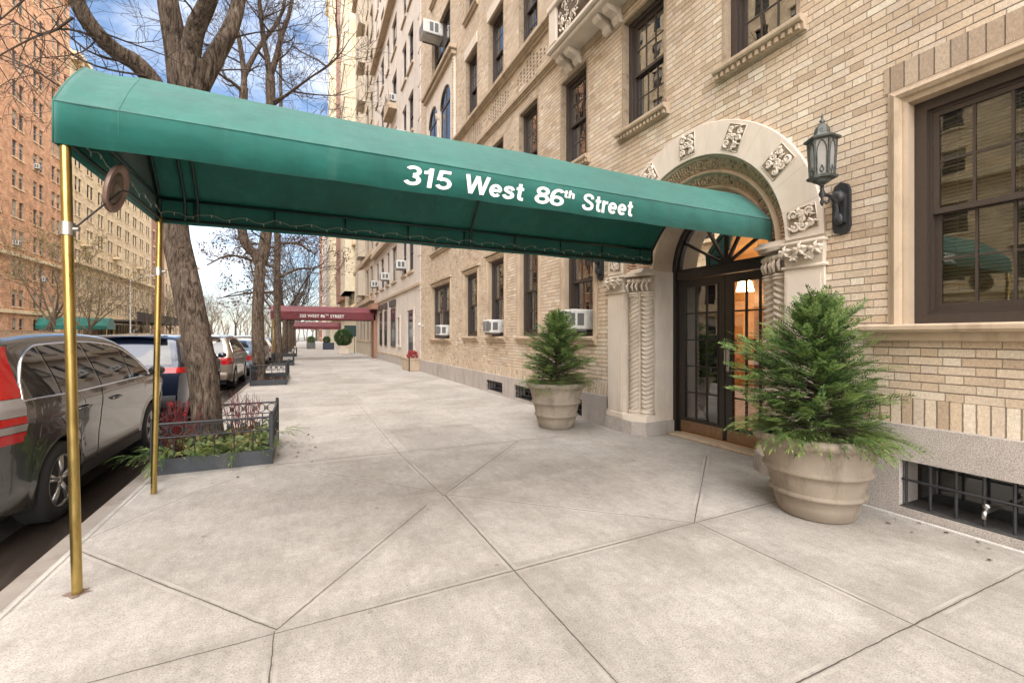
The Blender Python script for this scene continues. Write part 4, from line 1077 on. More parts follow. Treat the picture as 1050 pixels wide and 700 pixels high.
# lettering
def lettering(body, size, loc, rot, parent, mat, name='lettering', off=0.0, ext=.002, spacing=1.0, shear=0, xs=1, align='LEFT'):
    cu = bpy.data.curves.new(name, 'FONT'); cu.body = body; cu.size = size; cu.offset = off; cu.extrude = ext; cu.space_character = spacing; cu.shear = shear; cu.align_x = align
    o = bpy.data.objects.new(name, cu); C.objects.link(o)
    dg = bpy.context.evaluated_depsgraph_get(); me = bpy.data.meshes.new_from_object(o.evaluated_get(dg))
    bpy.data.objects.remove(o)
    me.transform(Matrix.Scale(xs, 4, (1,0,0)))
    base = Vector((0,0,0)); p = parent
    while p: base += p.location; p = p.parent
    me.transform(Matrix.Translation(Vector(loc)-base) @ Matrix.Rotation(rot[2],4,'Z') @ Matrix.Rotation(rot[0],4,'X'))
    me.materials.clear(); me.materials.append(mat)
    n = bpy.data.objects.new(name, me); C.objects.link(n); n.parent = parent
    return n
def width_of(o): xs = [v.co.x for v in o.data.vertices]; return max(xs)-min(xs)
ytxt = cy-hw-.0065
zt0 = 2.617
def arcp(cx, cy_, rx, ry, a0, a1, n=22): return [(cx+rx*math.cos(R(a0+(a1-a0)*i/n)), cy_+ry*math.sin(R(a0+(a1-a0)*i/n))) for i in range(n+1)]
def sm2(p): return [(v.x, v.y) for v in smooth_path2([Vector((a_, b_, 0)) for a_, b_ in p])]
def smooth_path2(pts, n=6):
    out = []; P_ = [pts[0]]+list(pts)+[pts[-1]]
    for i in range(1, len(P_)-2):
        for k in range(n):
            t = k/n; a, b, c, d = P_[i-1], P_[i], P_[i+1], P_[i+2]
            out.append(.5*((2*b)+(c-a)*t+(2*a-5*b+4*c-d)*t*t+(3*b-a-3*c+d)*t**3))
    out.append(pts[-1]); return out
GL = {
 '3': (.60, [arcp(.29,.725,.20,.185,155,-90), arcp(.29,.285,.225,.195,90,-160)]),
 '1': (.50, [[(.31,0),(.31,.985)], sm2([(.06,.74),(.20,.76),(.31,.93)])]),
 '5': (.60, [[(.52,.905),(.15,.905)], [(.17,.96),(.12,.46)], arcp(.29,.315,.225,.225,135,-155)]),
 '8': (.60, [arcp(.30,.725,.185,.18,0,360), arcp(.30,.285,.22,.195,0,360)]),
 '6': (.60, [arcp(.30,.30,.215,.21,0,360), arcp(.335,.49,.25,.42,185,50)]),
 'W': (.98, [[(.05,1),(.25,.03)], [(.25,.03),(.475,.97)], [(.475,.97),(.70,.03)], [(.70,.03),(.90,1)]]),
 'e': (.58, [arcp(.28,.36,.19,.27,0,318), [(.10,.365),(.50,.365)]]),
 's': (.54, [sm2([(.43,.50),(.37,.61),(.25,.635),(.13,.58),(.13,.465),(.26,.385),(.40,.31),(.42,.17),(.28,.085),(.13,.11),(.07,.22)])]),
 't': (.40, [sm2([(.19,.92),(.19,.50),(.19,.20),(.24,.10),(.37,.095)]), [(.03,.64),(.36,.64)]]),
 'h': (.58, [[(.12,0),(.12,1)], sm2([(.13,.42),(.20,.57),(.32,.63),(.42,.56),(.44,.42),(.44,0)])]),
 'S': (.70, [sm2([(.56,.70),(.50,.85),(.33,.915),(.15,.85),(.12,.69),(.25,.57),(.44,.47),(.56,.34),(.52,.16),(.33,.085),(.13,.14),(.065,.31)])]),
 'r': (.40, [[(.12,0),(.12,.72)], sm2([(.12,.38),(.17,.55),(.26,.62),(.38,.625)])]),
}
def word(body, xa, xb, z0, H_, sw=.160, y=ytxt):
    adv = sum(GL[c][0] for c in body)-.06; kx = (xb-xa)/adv; mb = MB(); x = 0; lay = 0
    for c in body:
        wd, strokes = GL[c]
        for st in strokes:
            lay += 1; n = len(st); L_, R_ = [], []
            for i in range(n):
                p = Vector(st[i]); closed = (Vector(st[0])-Vector(st[-1])).length < 1e-6
                pa = Vector(st[i-1]) if i else (Vector(st[-2]) if closed else p); pb = Vector(st[i+1]) if i < n-1 else (Vector(st[1]) if closed else p)
                d = (pb-pa).normalized(); nn = Vector((-d.y, d.x))*sw/2
                for lst, q_ in ((L_, p+nn), (R_, p-nn)):
                    u, v = q_; lst.append((xa+(x+u+.12*v)*kx, y-.0004*(lay % 5), z0+v*H_))
            mb.grid([L_, R_])
        x += wd
    return mb.build('lettering', M['lettering'], can, recalc=False)
for t_, xa, xb in (('315',.655,1.005),('West',1.125,1.625),('86',1.735,2.005),('Street',2.21,2.76)): word(t_, xa, xb, 2.612, .150)
word('th', 2.02, 2.13, 2.695, .068, .18)

# fairy lights under the far hem and the street end
sl = thing('string_lights', 'string of tiny unlit fairy lights looped along the green canopy\'s inner hem', 'string lights', (X0c, cy+hw, 2.6))
pts = []; r2 = random.Random(9)
yb = cy+hw-.055
for k in range(0, 121):
    x = X0c+.05+k*.049
    pts.append((x, yb-.004, 2.655+.018*math.sin(k*1.05)+.008*r2.uniform(-1,1)))
pts2 = [(X0c+.055, cy-hw+.06+k*.05, 2.66+.02*math.sin(k*1.05)) for k in range(36)]
mb = MB(); mb.tube(pts, .0032, 5); mb.tube(pts2, .0032, 5); mb.build('cord', simple('pale_cord', (.30,.33,.27), .6), sl)
k = 0
bulb = None
for k in range(2, len(pts), 3):
    p = pts[k]
    if bulb is None:
        mb = MB(); mb.tube([(p[0],p[1]-.004,p[2]),(p[0]+.004,p[1]-.010,p[2]-.03)], [.005,.0025], 6); bulb = mb.build('bulb', simple('clear_bulb', (.7,.68,.6), .2), sl); b0 = Vector(p)
    else:
        c_ = bulb.copy(); C.objects.link(c_); c_.parent = sl; c_.location = bulb.location + (Vector(p)-b0)
for p in pts2[2::3]:
    c_ = bulb.copy(); C.objects.link(c_); c_.parent = sl; c_.location = bulb.location + (Vector(p)-b0)

# ------------------------------------------------------------------ leaves as numpy scatter
def scatter(tmpl, faces, poses):
    """tmpl (k,3): x across, y along, z normal; poses: list of (pos, dir, up, scale)"""
    tv = np.array(tmpl, float); k = len(tv); V = np.empty((len(poses)*k, 3)); F = []
    for i, (p, d, u, s) in enumerate(poses):
        d = d/np.linalg.norm(d); x = np.cross(d, u); nx_ = np.linalg.norm(x)
        if nx_ < 1e-5: x = np.cross(d, np.array([1.,0,0])); nx_ = np.linalg.norm(x)
        x /= nx_; z = np.cross(x, d)
        V[i*k:(i+1)*k] = p + s*(tv[:,:1]*x + tv[:,1:2]*d + tv[:,2:]*z)
    for i in range(len(poses)):
        b = i*k
        F += [tuple(b+j for j in f) for f in faces]
    return V, F
def frond(n=9, L=1.0, nl=.30, nw=.045, curve=-.12, fwd=.75, droop=0.0, seed=1):
    q = random.Random(seed); v = []; f = []
    for i in range(n):
        t = (i+.6)/n; y = L*t; z = curve*t*t
        ln_ = nl*(1-.55*t)*(.8 if i == 0 else 1)*q.uniform(.85,1.15)
        for sx in (-1, 1):
            a = fwd*q.uniform(.85,1.15)
            dx, dy = sx*math.cos(a)*ln_, math.sin(a)*ln_; dz = q.uniform(-.05,.12)*ln_
            b = len(v); px_, py2 = -math.sin(a)*nw*sx*-1, math.cos(a)*nw
            v += [(0,y,z),(dx*.5+px_*.5, y+dy*.5-py2*.5, z+dz*.5),(dx,y+dy,z+dz),(dx*.5-px_*.5,y+dy*.5+py2*.5,z+dz*.5)]
            f.append((b,b+1,b+2,b+3))
    b = len(v)
    v += [(-.012,0,0),(.012,0,0),(.004,L,curve),(-.004,L,curve)]; f.append((b,b+1,b+2,b+3))
    v += [(-nw*.6,L*.96,curve*.9),(0,L*.9,curve*.9),(nw*.6,L*.96,curve*.9),(0,L*1.14,curve*1.2)]; f.append((b+4,b+5,b+6,b+7))
    return v, f
def np_mesh(name, V, F, mat, parent):
    off = Vector((0,0,0)); p = parent
    while p: off += p.location; p = p.parent
    me = bpy.data.meshes.new(name); me.from_pydata([tuple(x) for x in (V-np.array(off))], [], F)
    me.materials.append(mat); me.update()
    o = bpy.data.objects.new(name, me); C.objects.link(o); o.parent = parent
    return o
def conifer(cx, cy_, z0, h, rmax, label, seed, nb=170, ns=11, group=None):
    q = random.Random(seed); npr = np.array
    t = thing('potted_conifer', label, 'conifer', (cx, cy_, z0), group)
    wood = MB(); wood.tube([(cx,cy_,z0-.05),(cx+.01,cy_,z0+h*.5),(cx-.01,cy_+.01,z0+h*.9)], [.022,.014,.005], 8)
    poses = []; tips_ = []
    lobes = [(q.uniform(0,6.28), q.uniform(.05,.9), q.uniform(-.30,.30)) for _ in range(14)]
    for b in range(nb):
        tt = (b+q.uniform(0,1))/nb
        az = b*2.39996+q.uniform(-.5,.5)
        prof_ = min(1, .70+tt*1.6) if tt < .19 else (1-(tt-.19)/.81)**.56*.97+.05
        env = rmax*prof_
        for la, lt, lv in lobes:
            if math.cos(az-la) > .55 and abs(tt-lt) < .10: env *= 1+lv
        env *= q.uniform(.62,1.12)
        up = R(q.uniform(-4, 26)+tt*tt*48)
        dirv = Vector((math.cos(az)*math.cos(up), math.sin(az)*math.cos(up), math.sin(up)))
        L_ = max(.09, env*.98)
        z_ = z0+.10+h*.80*tt
        p0 = Vector((cx, cy_, z_ - L_*math.sin(up)*.4)); p0.z = max(p0.z, z0+.05)
        pm = p0+dirv*L_*.5-Vector((0,0,.02*L_)); p1 = p0+dirv*L_
        wood.tube([p0, pm, p1], [.006,.004,.0015], 4, cap=False)
        lat = dirv.cross(Vector((0,0,1))).normalized()
        m_ = max(5, int(ns*L_/rmax*1.12))
        for k in range(m_):
            u = .20+.80*(k+q.uniform(0,.9))/m_
            if q.random() < .08: continue
            pp = p0.lerp(p1, u)+Vector((q.uniform(-.02,.02),q.uniform(-.02,.02),q.uniform(-.02,.02)))
            side = 1 if k % 2 else -1
            d = (dirv*q.uniform(.6,1.2) + lat*side*q.uniform(.2,1.0)*(1.2-u) + Vector((0,0,q.uniform(-.12,.50)))).normalized()
            if k >= m_-1: d = (dirv+Vector((0,0,q.uniform(.0,.35)))).normalized(); pp = p1-dirv*.03
            upv = Vector((q.uniform(-.6,.6),q.uniform(-.6,.6),1))
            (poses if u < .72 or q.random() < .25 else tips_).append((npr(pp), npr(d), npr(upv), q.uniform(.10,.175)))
    for k in range(22):
        pp = Vector((cx+q.uniform(-.07,.07), cy_+q.uniform(-.07,.07), z0+h*q.uniform(.78,.90))); d = Vector((q.uniform(-.7,.7),q.uniform(-.7,.7),1))
        poses.append((npr(pp), npr(d), npr(Vector((q.uniform(-1,1),q.uniform(-1,1),.2))), q.uniform(.09,.16)))
    for part, (ps_, mt_) in enumerate(((poses,'needle'),(tips_,'needle_lit_tip'))):
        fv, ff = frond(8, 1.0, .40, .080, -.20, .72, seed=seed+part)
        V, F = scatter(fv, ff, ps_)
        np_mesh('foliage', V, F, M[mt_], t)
    wood.build('trunk', M['twig'], t)
    return t
def planter_pot(cx, cy_, k, label, kz=1.15):
    t = thing('planter_pot', label, 'planter', (cx, cy_, 0), 'round stone-coloured pots beside the doorway')
    pr = [(0.001,0),(.255,0),(.275,.012),(.302,.10),(.318,.165),(.338,.172),(.348,.188),(.338,.204),(.328,.21),(.35,.30),(.362,.345),(.384,.352),(.396,.37),(.384,.388),(.374,.395),(.405,.50),(.425,.565),(.448,.575),(.468,.592),(.472,.615),(.462,.64),(.440,.648),(.418,.64),(.408,.61),(.405,.58),(.001,.575)]
    mb = MB(); mb.lathe([(r*k, z*kz) for r, z in pr], (cx,cy_,0), 64); mb.build('bowl', M['pot'], t, smooth=True, auto=70)
    mb = MB(); mb.lathe([(.403*k,.585*kz),(.2*k,.60*kz),(.001,.605*kz)], (cx,cy_,0), 24); mb.build('potting_soil', M['soil'], t, smooth=True)
    return t
def boughs(cx, cy_, z, r, label, seed, n=70, name='fir_boughs', lmin=.17, lmax=.30):
    q = random.Random(seed); t = thing(name, label, 'fir boughs', (cx, cy_, z), 'cut fir boughs round the pot rims'); npr = np.array
    for grp in range(3):
        poses = []
        for k in range(n//3):
            az = 2*PI*(k*3+grp)/n+q.uniform(-.1,.1); rr = r*q.uniform(.45,1.05)
            p = Vector((cx+rr*math.cos(az), cy_+rr*math.sin(az), z+q.uniform(.0,.07)))
            a2 = az+q.uniform(-.6,.6)
            d = Vector((math.cos(a2), math.sin(a2), q.uniform(-.15,.35)))
            L_ = q.uniform(lmin,lmax)
            poses.append((npr(p), npr(d), npr(Vector((q.uniform(-.3,.3),q.uniform(-.3,.3),1))), L_))
            for j in range(5):
                pp = p+d*L_*(.2+.15*j)-Vector((0,0,.3*L_*((.2+.15*j)**2)*.5)); sd = 1 if j % 2 else -1
                lat = d.cross(Vector((0,0,1))).normalized()
                poses.append((npr(pp), npr(d+lat*sd*q.uniform(.5,.9)+Vector((0,0,q.uniform(-.3,.1)))), npr(Vector((q.uniform(-.3,.3),q.uniform(-.3,.3),1))), L_*q.uniform(.35,.55)))
        fv, ff = frond(14, 1.0, .20, .055, -.45, .80, seed=seed+grp)
        V, F = scatter(fv, ff, poses)
        np_mesh('bough', V, F, M['fir' if grp else 'needle'], t)
    return t
planter_pot(3.98, 2.37, 1.02, 'larger-looking weathered stone pot with two raised bands, in front, right of the doorway', 1.06)
conifer(3.98, 2.37, .63, 1.27, .60, 'bushy green conifer in the near pot right of the entrance doors', 11, nb=230, ns=15, group='feathery conifers in pots')
boughs(3.98, 2.37, .68, .43, 'yellow-green fir boughs spilling over the rim of the near pot', 21, n=120)
planter_pot(3.82, 6.45, 1.05, 'weathered banded pot farther up the sidewalk, left of the doorway')
conifer(3.82, 6.45, .68, 1.28, .60, 'pointed green conifer in the farther pot left of the entrance doors', 12, nb=210, ns=14, group='feathery conifers in pots')
boughs(3.82, 6.45, .735, .43, 'dark fir boughs spilling over the rim of the farther pot', 22, n=84)
# ------------------------------------------------------------------ neighbours and the far side of the street
FW = {}
M['pale_frame'] = simple('pale_window_frame', (.36,.31,.25), .6)
def far_window(par, F, side, s, z, w, h, var, sm_, lint):
    key = (side, round(w,2), round(h,2), var, sm_.name, lint)
    if key not in FW:
        T0 = lambda a, d, zz: (-side*d, a, zz)
        mb = MB(T0); ring(mb, -w/2, w/2, 0, h, .06, -.2, -.1); mb.box(-w/2, w/2, -.19, -.11, h*.5-.03, h*.5+.03)
        if var in (1, 3): mb.box(-.02, .02, -.18, -.12, h*.5, h)
        f = mb.build('window', M['frame'] if side > 0 else M['pale_frame'])
        pb = MB(T0); pb.quad((-w/2,-.16,0),(w/2,-.16,0),(w/2,-.16,h),(-w/2,-.16,h),0)
        b0, b1 = {0:(1,1),1:(.45,1),2:(.72,1),3:(.10,1)}[var]
        if b0 < b1: pb.quad((-w/2+.05,-.158,h*b0),(w/2-.05,-.158,h*b0),(w/2-.05,-.158,h*b1-.05),(-w/2+.05,-.158,h*b1-.05),1)
        p = pb.build('pane', [M['glass_dark'], M['pale_blind']], f, recalc=False)
        sb = MB(T0); sb.box(-w/2-.08, w/2+.08, 0, .08, -.12, -.005)
        if lint: sb.box(-w/2-.08, w/2+.08, .001, .05, h+.005, h+.28)
        sl_ = sb.build('sill', sm_, f)
        FW[key] = (f.data, p.data, sl_.data); bpy.data.objects.remove(sl_); bpy.data.objects.remove(p); bpy.data.objects.remove(f)
    fd, pd, sd_ = FW[key]
    o = bpy.data.objects.new('window', fd); C.objects.link(o); o.parent = par
    o.location = Vector((F, s, z))-par.location
    p = bpy.data.objects.new('pane', pd); C.objects.link(p); p.parent = o
    p = bpy.data.objects.new('sill', sd_); C.objects.link(p); p.parent = o
    return o
M['pale_blind'] = simple('pale_window_blind', (.42,.39,.33), .7)
def far_building(name, label, F, side, s0, s1, H, mat, cols, floors, sillmat='stone_trim', sills=True, first=None, depth=14, lintel=False):
    t = thing(name, label, 'building', (F, (s0+s1)/2, 0))
    TT = FT(F, side); q = random.Random(int(abs(F)*10+s0*7))
    hs = []
    for (z, h) in floors:
        for (c, w) in cols: hs.append((c-w/2, c+w/2, z, z+h))
    mb = MB(TT); holed_wall(mb, s0, s1, 0, H, hs, rev=.2)
    for s in (s0, s1): mb.quad((s,0,0),(s,-depth,0),(s,-depth,H),(s,0,H))
    mb.quad((s0,-depth,0),(s1,-depth,0),(s1,-depth,H),(s0,-depth,H))
    mb.build('wall', mat, t, recalc=False)
    mb = MB(TT); mb.box(s0, s1, -depth, 0, H+.002, H+.4); mb.build('roof', M[sillmat], t)
    hs.sort(key=lambda h: first(h) if first else 0)
    rest = MB(TT); n = 0
    sm = MB(TT)
    for h in hs:
        v = q.choice((0,0,1,1,2,3)); n += 1
        if n <= 98: far_window(t, F, side, (h[0]+h[1])/2, h[2], h[1]-h[0], h[3]-h[2], v, M[sillmat], lintel)
        else:
            rest.cur = 0; ring(rest, h[0], h[1], h[2], h[3], .06, -.2, -.1); rest.box(h[0], h[1], -.19, -.11, (h[2]+h[3])/2-.03, (h[2]+h[3])/2+.03)
            rest.cur = 1; rest.quad((h[0],-.16,h[2]),(h[1],-.16,h[2]),(h[1],-.16,h[3]),(h[0],-.16,h[3])); 
            if v: rest.cur = 2; rest.quad((h[0]+.05,-.158,h[2]+(h[3]-h[2])*.45),(h[1]-.05,-.158,h[2]+(h[3]-h[2])*.45),(h[1]-.05,-.158,h[3]-.05),(h[0]+.05,-.158,h[3]-.05))
        if n > 98:
            sm.box(h[0]-.08, h[1]+.08, 0, .08, h[2]-.12, h[2]-.005)
            if lintel: sm.box(h[0]-.08, h[1]+.08, .001, .05, h[3]+.005, h[3]+.28)
    if rest.v: tag(rest.build('window', [M['frame'], M['glass_dark'], M['pale_blind']], t, recalc=False), kind='stuff')
    if sm.v: tag(sm.build('sill', M[sillmat], t), kind='stuff')
    return t, TT
M['lime_far'] = stone('pink_grey_limestone', (.62,.55,.49), dirt=(.34,.28,.23), dirtamt=.4, dscale=.7, var=.1)
M['beige_far'] = stone('beige_stone_far', (.50,.43,.34), dirt=(.27,.20,.14), dirtamt=.6, dscale=.5)
M['sunlit_far'] = stone('sunlit_stone_far', (.68,.60,.45), dirt=(.34,.23,.12), dirtamt=.6, dscale=.5)  # warm sunlight on the tower is put into this base colour
M['rust_far'] = stone('rust_brick_far', (.36,.15,.085), dirt=(.2,.09,.05), dirtamt=.5, dscale=.5)
M['orange_far'] = brick('orange_brick', (.76,.42,.245), (.60,.30,.165), (.50,.34,.23), w=.24, h=.09, ms=.012, bump=.2, stain=.7, rare=(.52,.22,.10), fine=False)
M['tan_far'] = brick('tan_brick', (.82,.66,.43), (.70,.53,.33), (.60,.48,.33), w=.24, h=.09, ms=.012, bump=.2, stain=.6, fine=False)
M['yellow_trim'] = stone('yellow_trim', (.74,.60,.40), dirt=(.34,.24,.14), dirtamt=.5, dscale=.8)
M['brown_far'] = stone('brown_brick_far', (.34,.19,.13), dirt=(.2,.11,.07), dirtamt=.5, dscale=.5)

# --- next door: pale limestone house
fl = [(4.6,1.95)] + [(8.0+3.15*k,1.9) for k in range(9)]
t, TT = far_building('apartment_building', 'pale limestone apartment house directly beyond the buff brick one, behind the maroon canopy', XF, 1, 19.2, 33.3, 48, M['lime_far'],
    [(21.3,1.15),(22.8,1.0),(25.6,1.5),(27.6,.9),(29.8,1.3),(31.9,1.1)], fl, 'stone_trim', lintel=False, first=lambda h: h[2])
mb = MB(TT)
for (z, o, h) in ((7.0,.28,.25),(7.25,.12,.12),(3.75,.08,.12),(20.2,.35,.3)): mb.box(19.2, 33.3, 0, o, z, z+h)
mb.box(19.2, 33.3, 0, .07, .42, .50); mb.build('belt_course', M['stone_trim'], t)
mb = MB(TT)
for a in (25.0, 29.1): 
    for z in (11.0, 14.2): mb.box(a-.3, a+1.6, 0, .45, z-.3, z); mb.box(a-.2, a+1.5, .38, .42, z, z+.7)
mb.build('balcony', M['stone_trim'], t)
mb = MB(TT); mb.box(19.2, 33.3, .003, .06, 0, .42); mb.build('base', M['granite'], t)
mb = MB(TT)
for k in range(60): z=.55+.75*k; mb.box(19.22,19.5 if k%2 else 19.75,.001,.03,z,z+.7) if z<46 else None
mb.build('quoin', M['lime_far'], t)
for s, w, z0, z1 in ((21.15,1.3,.25,2.75),(24.0,.55,.95,2.5)):
    mb = MB(TT); mb.box(s-w/2, s+w/2, .004, .02, z0, z1); mb.build('service_door' if w > 1 else 'window', M['glass_dark'], t)
    mb = MB(TT); ring(mb, s-w/2-.12, s+w/2+.12, z0-.02, z1+.12, .12, .004, .07); mb.build('door_surround', M['lime_far'], t)
for s, w in ((25.8,1.3),(28.3,.8),(30.2,.9)):
    mb = MB(TT); mb.box(s-w/2, s+w/2, .004, .02, .95, 3.05); f = mb.build('window', M['glass_dark'], t)
    mb = MB(TT); ring(mb, s-w/2-.02, s+w/2+.02, .93, 3.07, .06, .021, .045); mb.box(s-w/2, s+w/2, .022, .04, 1.97, 2.03); mb.box(s-w/2-.15, s+w/2+.15, .01, .12, 3.2, 3.55); mb.build('window_frame', M['frame'], f)
mb = MB(TT); mb.box(32.0, 33.2, .0, .22, 0, 3.0); mb.box(31.0, 33.3, 0, .5, 3.35, 3.7); mb.build('doorcase', M['brown_far'], t)
for s, z, lb in ((22.8,4.9,'air conditioner in the second-floor window above the limestone house service door'),(27.6,4.9,'air conditioner on the limestone house between two plain second-floor windows'),(31.9,4.9,'air conditioner in the limestone house window right above the maroon canopy'),(22.8,11.4,'air conditioner high on the limestone house near the brick building edge'),(25.6,14.6,'topmost air conditioner seen on the limestone house facade')):
    air_conditioner(s, z, lb, out=.45)
# --- third and further houses on this side
t, TT = far_building('apartment_building', 'narrow beige stone house beyond the maroon canopy on the right', XF, 1, 33.3, 46, 46, M['beige_far'],
    [(34.8,1.1),(37.2,1.2),(39.6,1.2),(42,1.2),(44.4,1.1)], [(1.2,2.2)]+[(4.8+3.2*k,1.95) for k in range(12)], first=lambda h: h[2], lintel=True)
mb = MB(TT)
for z, o in ((4.1,.3),(7.4,.25),(14,.3),(33,.4)): mb.box(33.3, 46, 0, o, z, z+.3)
mb.build('belt_course', M['stone_trim'], t)
mb = MB(TT)
for k in range(9): mb.prism([(0,4.9+3.2*k),(.55,4.9+3.2*k),(.55,6.9+3.2*k),(0,7.1+3.2*k)], 0, 38.6, 40.6)
mb.build('bay', M['beige_far'], t)
t, TT = far_building('apartment_tower', 'tallest stone tower coloured sunlit yellow, down the right side of the street', XF, 1, 46, 92, 63, M['sunlit_far'],
    [(48+3.1*k,1.2) for k in range(14)], [(4.8+3.2*k,1.9) for k in range(17)], 'yellow_trim', first=lambda h: abs(h[2]-33), lintel=True)
mb = MB(TT)
for z, o in ((4.1,.4),(10.5,.3),(55,.5),(62.4,.9)): mb.box(46, 92, 0, o, z, z+.5)
mb.build('belt_course', M['yellow_trim'], t)
for a in (47.0, 74.0):
    mb = MB(TT); mb.box(a, a+6, .0, .9, 6, 60); 
    for k in range(17): mb.box(a-.06, a+6.06, .0, .98, 6+3.2*k, 6.25+3.2*k)
    mb.build('bay', M['sunlit_far'], t)
mb = MB(TT); mb.box(58, 67, .0, .5, 6, 58); mb.build('brick_panel', M['brown_far'], t)
for k, (nm, lab, a, b, h_, mt, tr) in enumerate([
    ('apartment_building', 'cream house beyond the yellow tower on the right-hand side of the street', 92, 112, 38, 'beige_far', 'stone_trim'),
    ('apartment_building', 'buff house between the cream house and the rust-red tower at the street end', 112, 134, 30, 'lime_far', 'stone_trim'),
    ('apartment_building', 'rust-red brick tower closing the right-hand row at the street end', 134, 160, 42, 'rust_far', 'yellow_trim')]):
    t, TT = far_building(nm, lab, XF, 1, a, b, h_, M[mt], [(a+2+3*i,1.2) for i in range(int((b-a-2)/3))], [(1.2,2.2)]+[(4.8+3.2*i,1.9) for i in range(int((h_-7)/3.2))], tr, lintel=True, first=lambda h: h[2])
    mb = MB(TT); mb.box(a, b, 0, .5, h_-1, h_-.4); mb.box(a, b, 0, .3, 4.1, 4.4); mb.build('cornice', M[tr], t)
# --- far side
FL = -27
for s_, z_, lb_ in ((72.52,13.9,'air conditioner in the orange brick house, third pair of windows from its far corner'),(67.33,20.1,'air conditioner high on the orange brick house, nearer its middle'),(71.28,26.2,'uppermost air conditioner on the orange brick house across the street'),(63.38,10.9,'air conditioner low on the orange brick house, above the stone belt course'),(68.57,7.75,'air conditioner just under the stone belt of the orange brick house')):
    air_conditioner(s_, z_, lb_, w=.7, h=.5, out=.45, FX=FL, side=-1)
cols = []
for k in range(7):
    c = 71.9-3.95*k; cols += [(c-.62,.86),(c+.62,.86)]
cols.append((74.3,.8))
t, TT = far_building('apartment_building', 'tall orange brick apartment house at the left edge, across the street', FL, -1, 46, 75.3, 47, M['orange_far'], cols, [(1.6,1.8)]+[(4.6+3.08*k,1.75) for k in range(13)], 'yellow_trim', first=lambda h: -h[0])
mb = MB(TT)
for z, o in ((9.75,.25),(3.9,.15),(43.5,.3),(46.6,.8)): mb.box(46, 75.3, 0, o, z, z+.35)
mb.build('belt_course', M['yellow_trim'], t)
mb = MB(TT)
for r_, d_ in ((2.0,.25),(1.7,.32)):
    for i in range(16):
        a0, a1 = PI*i/16, PI*(i+1)/16
        mb.quad((70.1+r_*math.cos(a0),d_,3+r_*math.sin(a0)),(70.1+r_*math.cos(a1),d_,3+r_*math.sin(a1)),(70.1+(r_-.35)*math.cos(a1),d_,3+(r_-.35)*math.sin(a1)),(70.1+(r_-.35)*math.cos(a0),d_,3+(r_-.35)*math.sin(a0)))
mb.box(68.1,68.6,0,.3,0,3); mb.box(71.6,72.1,0,.3,0,3)
mb.build('arched_doorcase', M['yellow_trim'], t, recalc=False)
cols = []
for k in range(9):
    c = 77.6+3.65*k; cols += [(c-.55,.75),(c+.55,.75)]
t, TT = far_building('apartment_building', 'cream and tan apartment house across the street, between the two passenger-side canopy poles', FL, -1, 75.3, 109, 38, M['tan_far'], cols, [(1.6,1.8)]+[(4.8+3.15*k,1.85) for k in range(10)], 'yellow_trim', first=lambda h: h[2], lintel=True)
t['label'] = 'cream and tan apartment house across the street, seen between the two brass poles'
mb = MB(TT)
for z, o in ((11.0,.6),(4.1,.2),(30,.3),(37.6,1.0)): mb.box(75.3, 109, 0, o, z, z+.4)
for k in range(24): mb.box(75.6+1.4*k, 75.9+1.4*k, 0, .8, 37.0, 37.6)
for c in (79.4, 90.4, 101.3): mb.box(c-.9, c+.9, 0, .9, 13.6, 13.85); mb.box(c-.9, c+.9, .82, .9, 13.85, 14.7)
mb.build('belt_course', M['yellow_trim'], t)
for (lab, a, b, h_, mt) in (('narrow brown brick house beyond the cream and tan one across the street', 109, 118, 27, 'brown_far'), ('low tan house at the far end of the opposite row', 118, 150, 21, 'tan_far')):
    t, TT = far_building('apartment_building', lab, FL, -1, a, b, h_, M[mt], [(a+1.6+2.9*i,1.1) for i in range(int((b-a-1)/2.9))], [(1.6,1.8)]+[(4.8+3.15*k,1.85) for k in range(int((h_-6)/3.15))], 'yellow_trim', lintel=True)
    mb = MB(TT); mb.box(a, b, 0, .7, h_-.8, h_-.2); mb.build('cornice', M['yellow_trim'], t)
# buff house opposite the doorway, seen reflected in our windows
cols = [(-28+3.2*k, 1.3) for k in range(23)]
t, TT = far_building('apartment_building', 'buff house straight across the street, seen only as reflections in the window glass', FL, -1, -32, 46, 42, M['tan_far'], cols, [(1.6,2.0)]+[(4.8+3.15*k,1.9) for k in range(11)], 'yellow_trim', lintel=True, first=lambda h: abs(h[0]-12))
mb = MB(TT)
for z, o in ((11.0,.5),(4.1,.3),(41,1.0)): mb.box(-32, 46, 0, o, z, z+.4)
mb.build('belt_course', M['yellow_trim'], t)

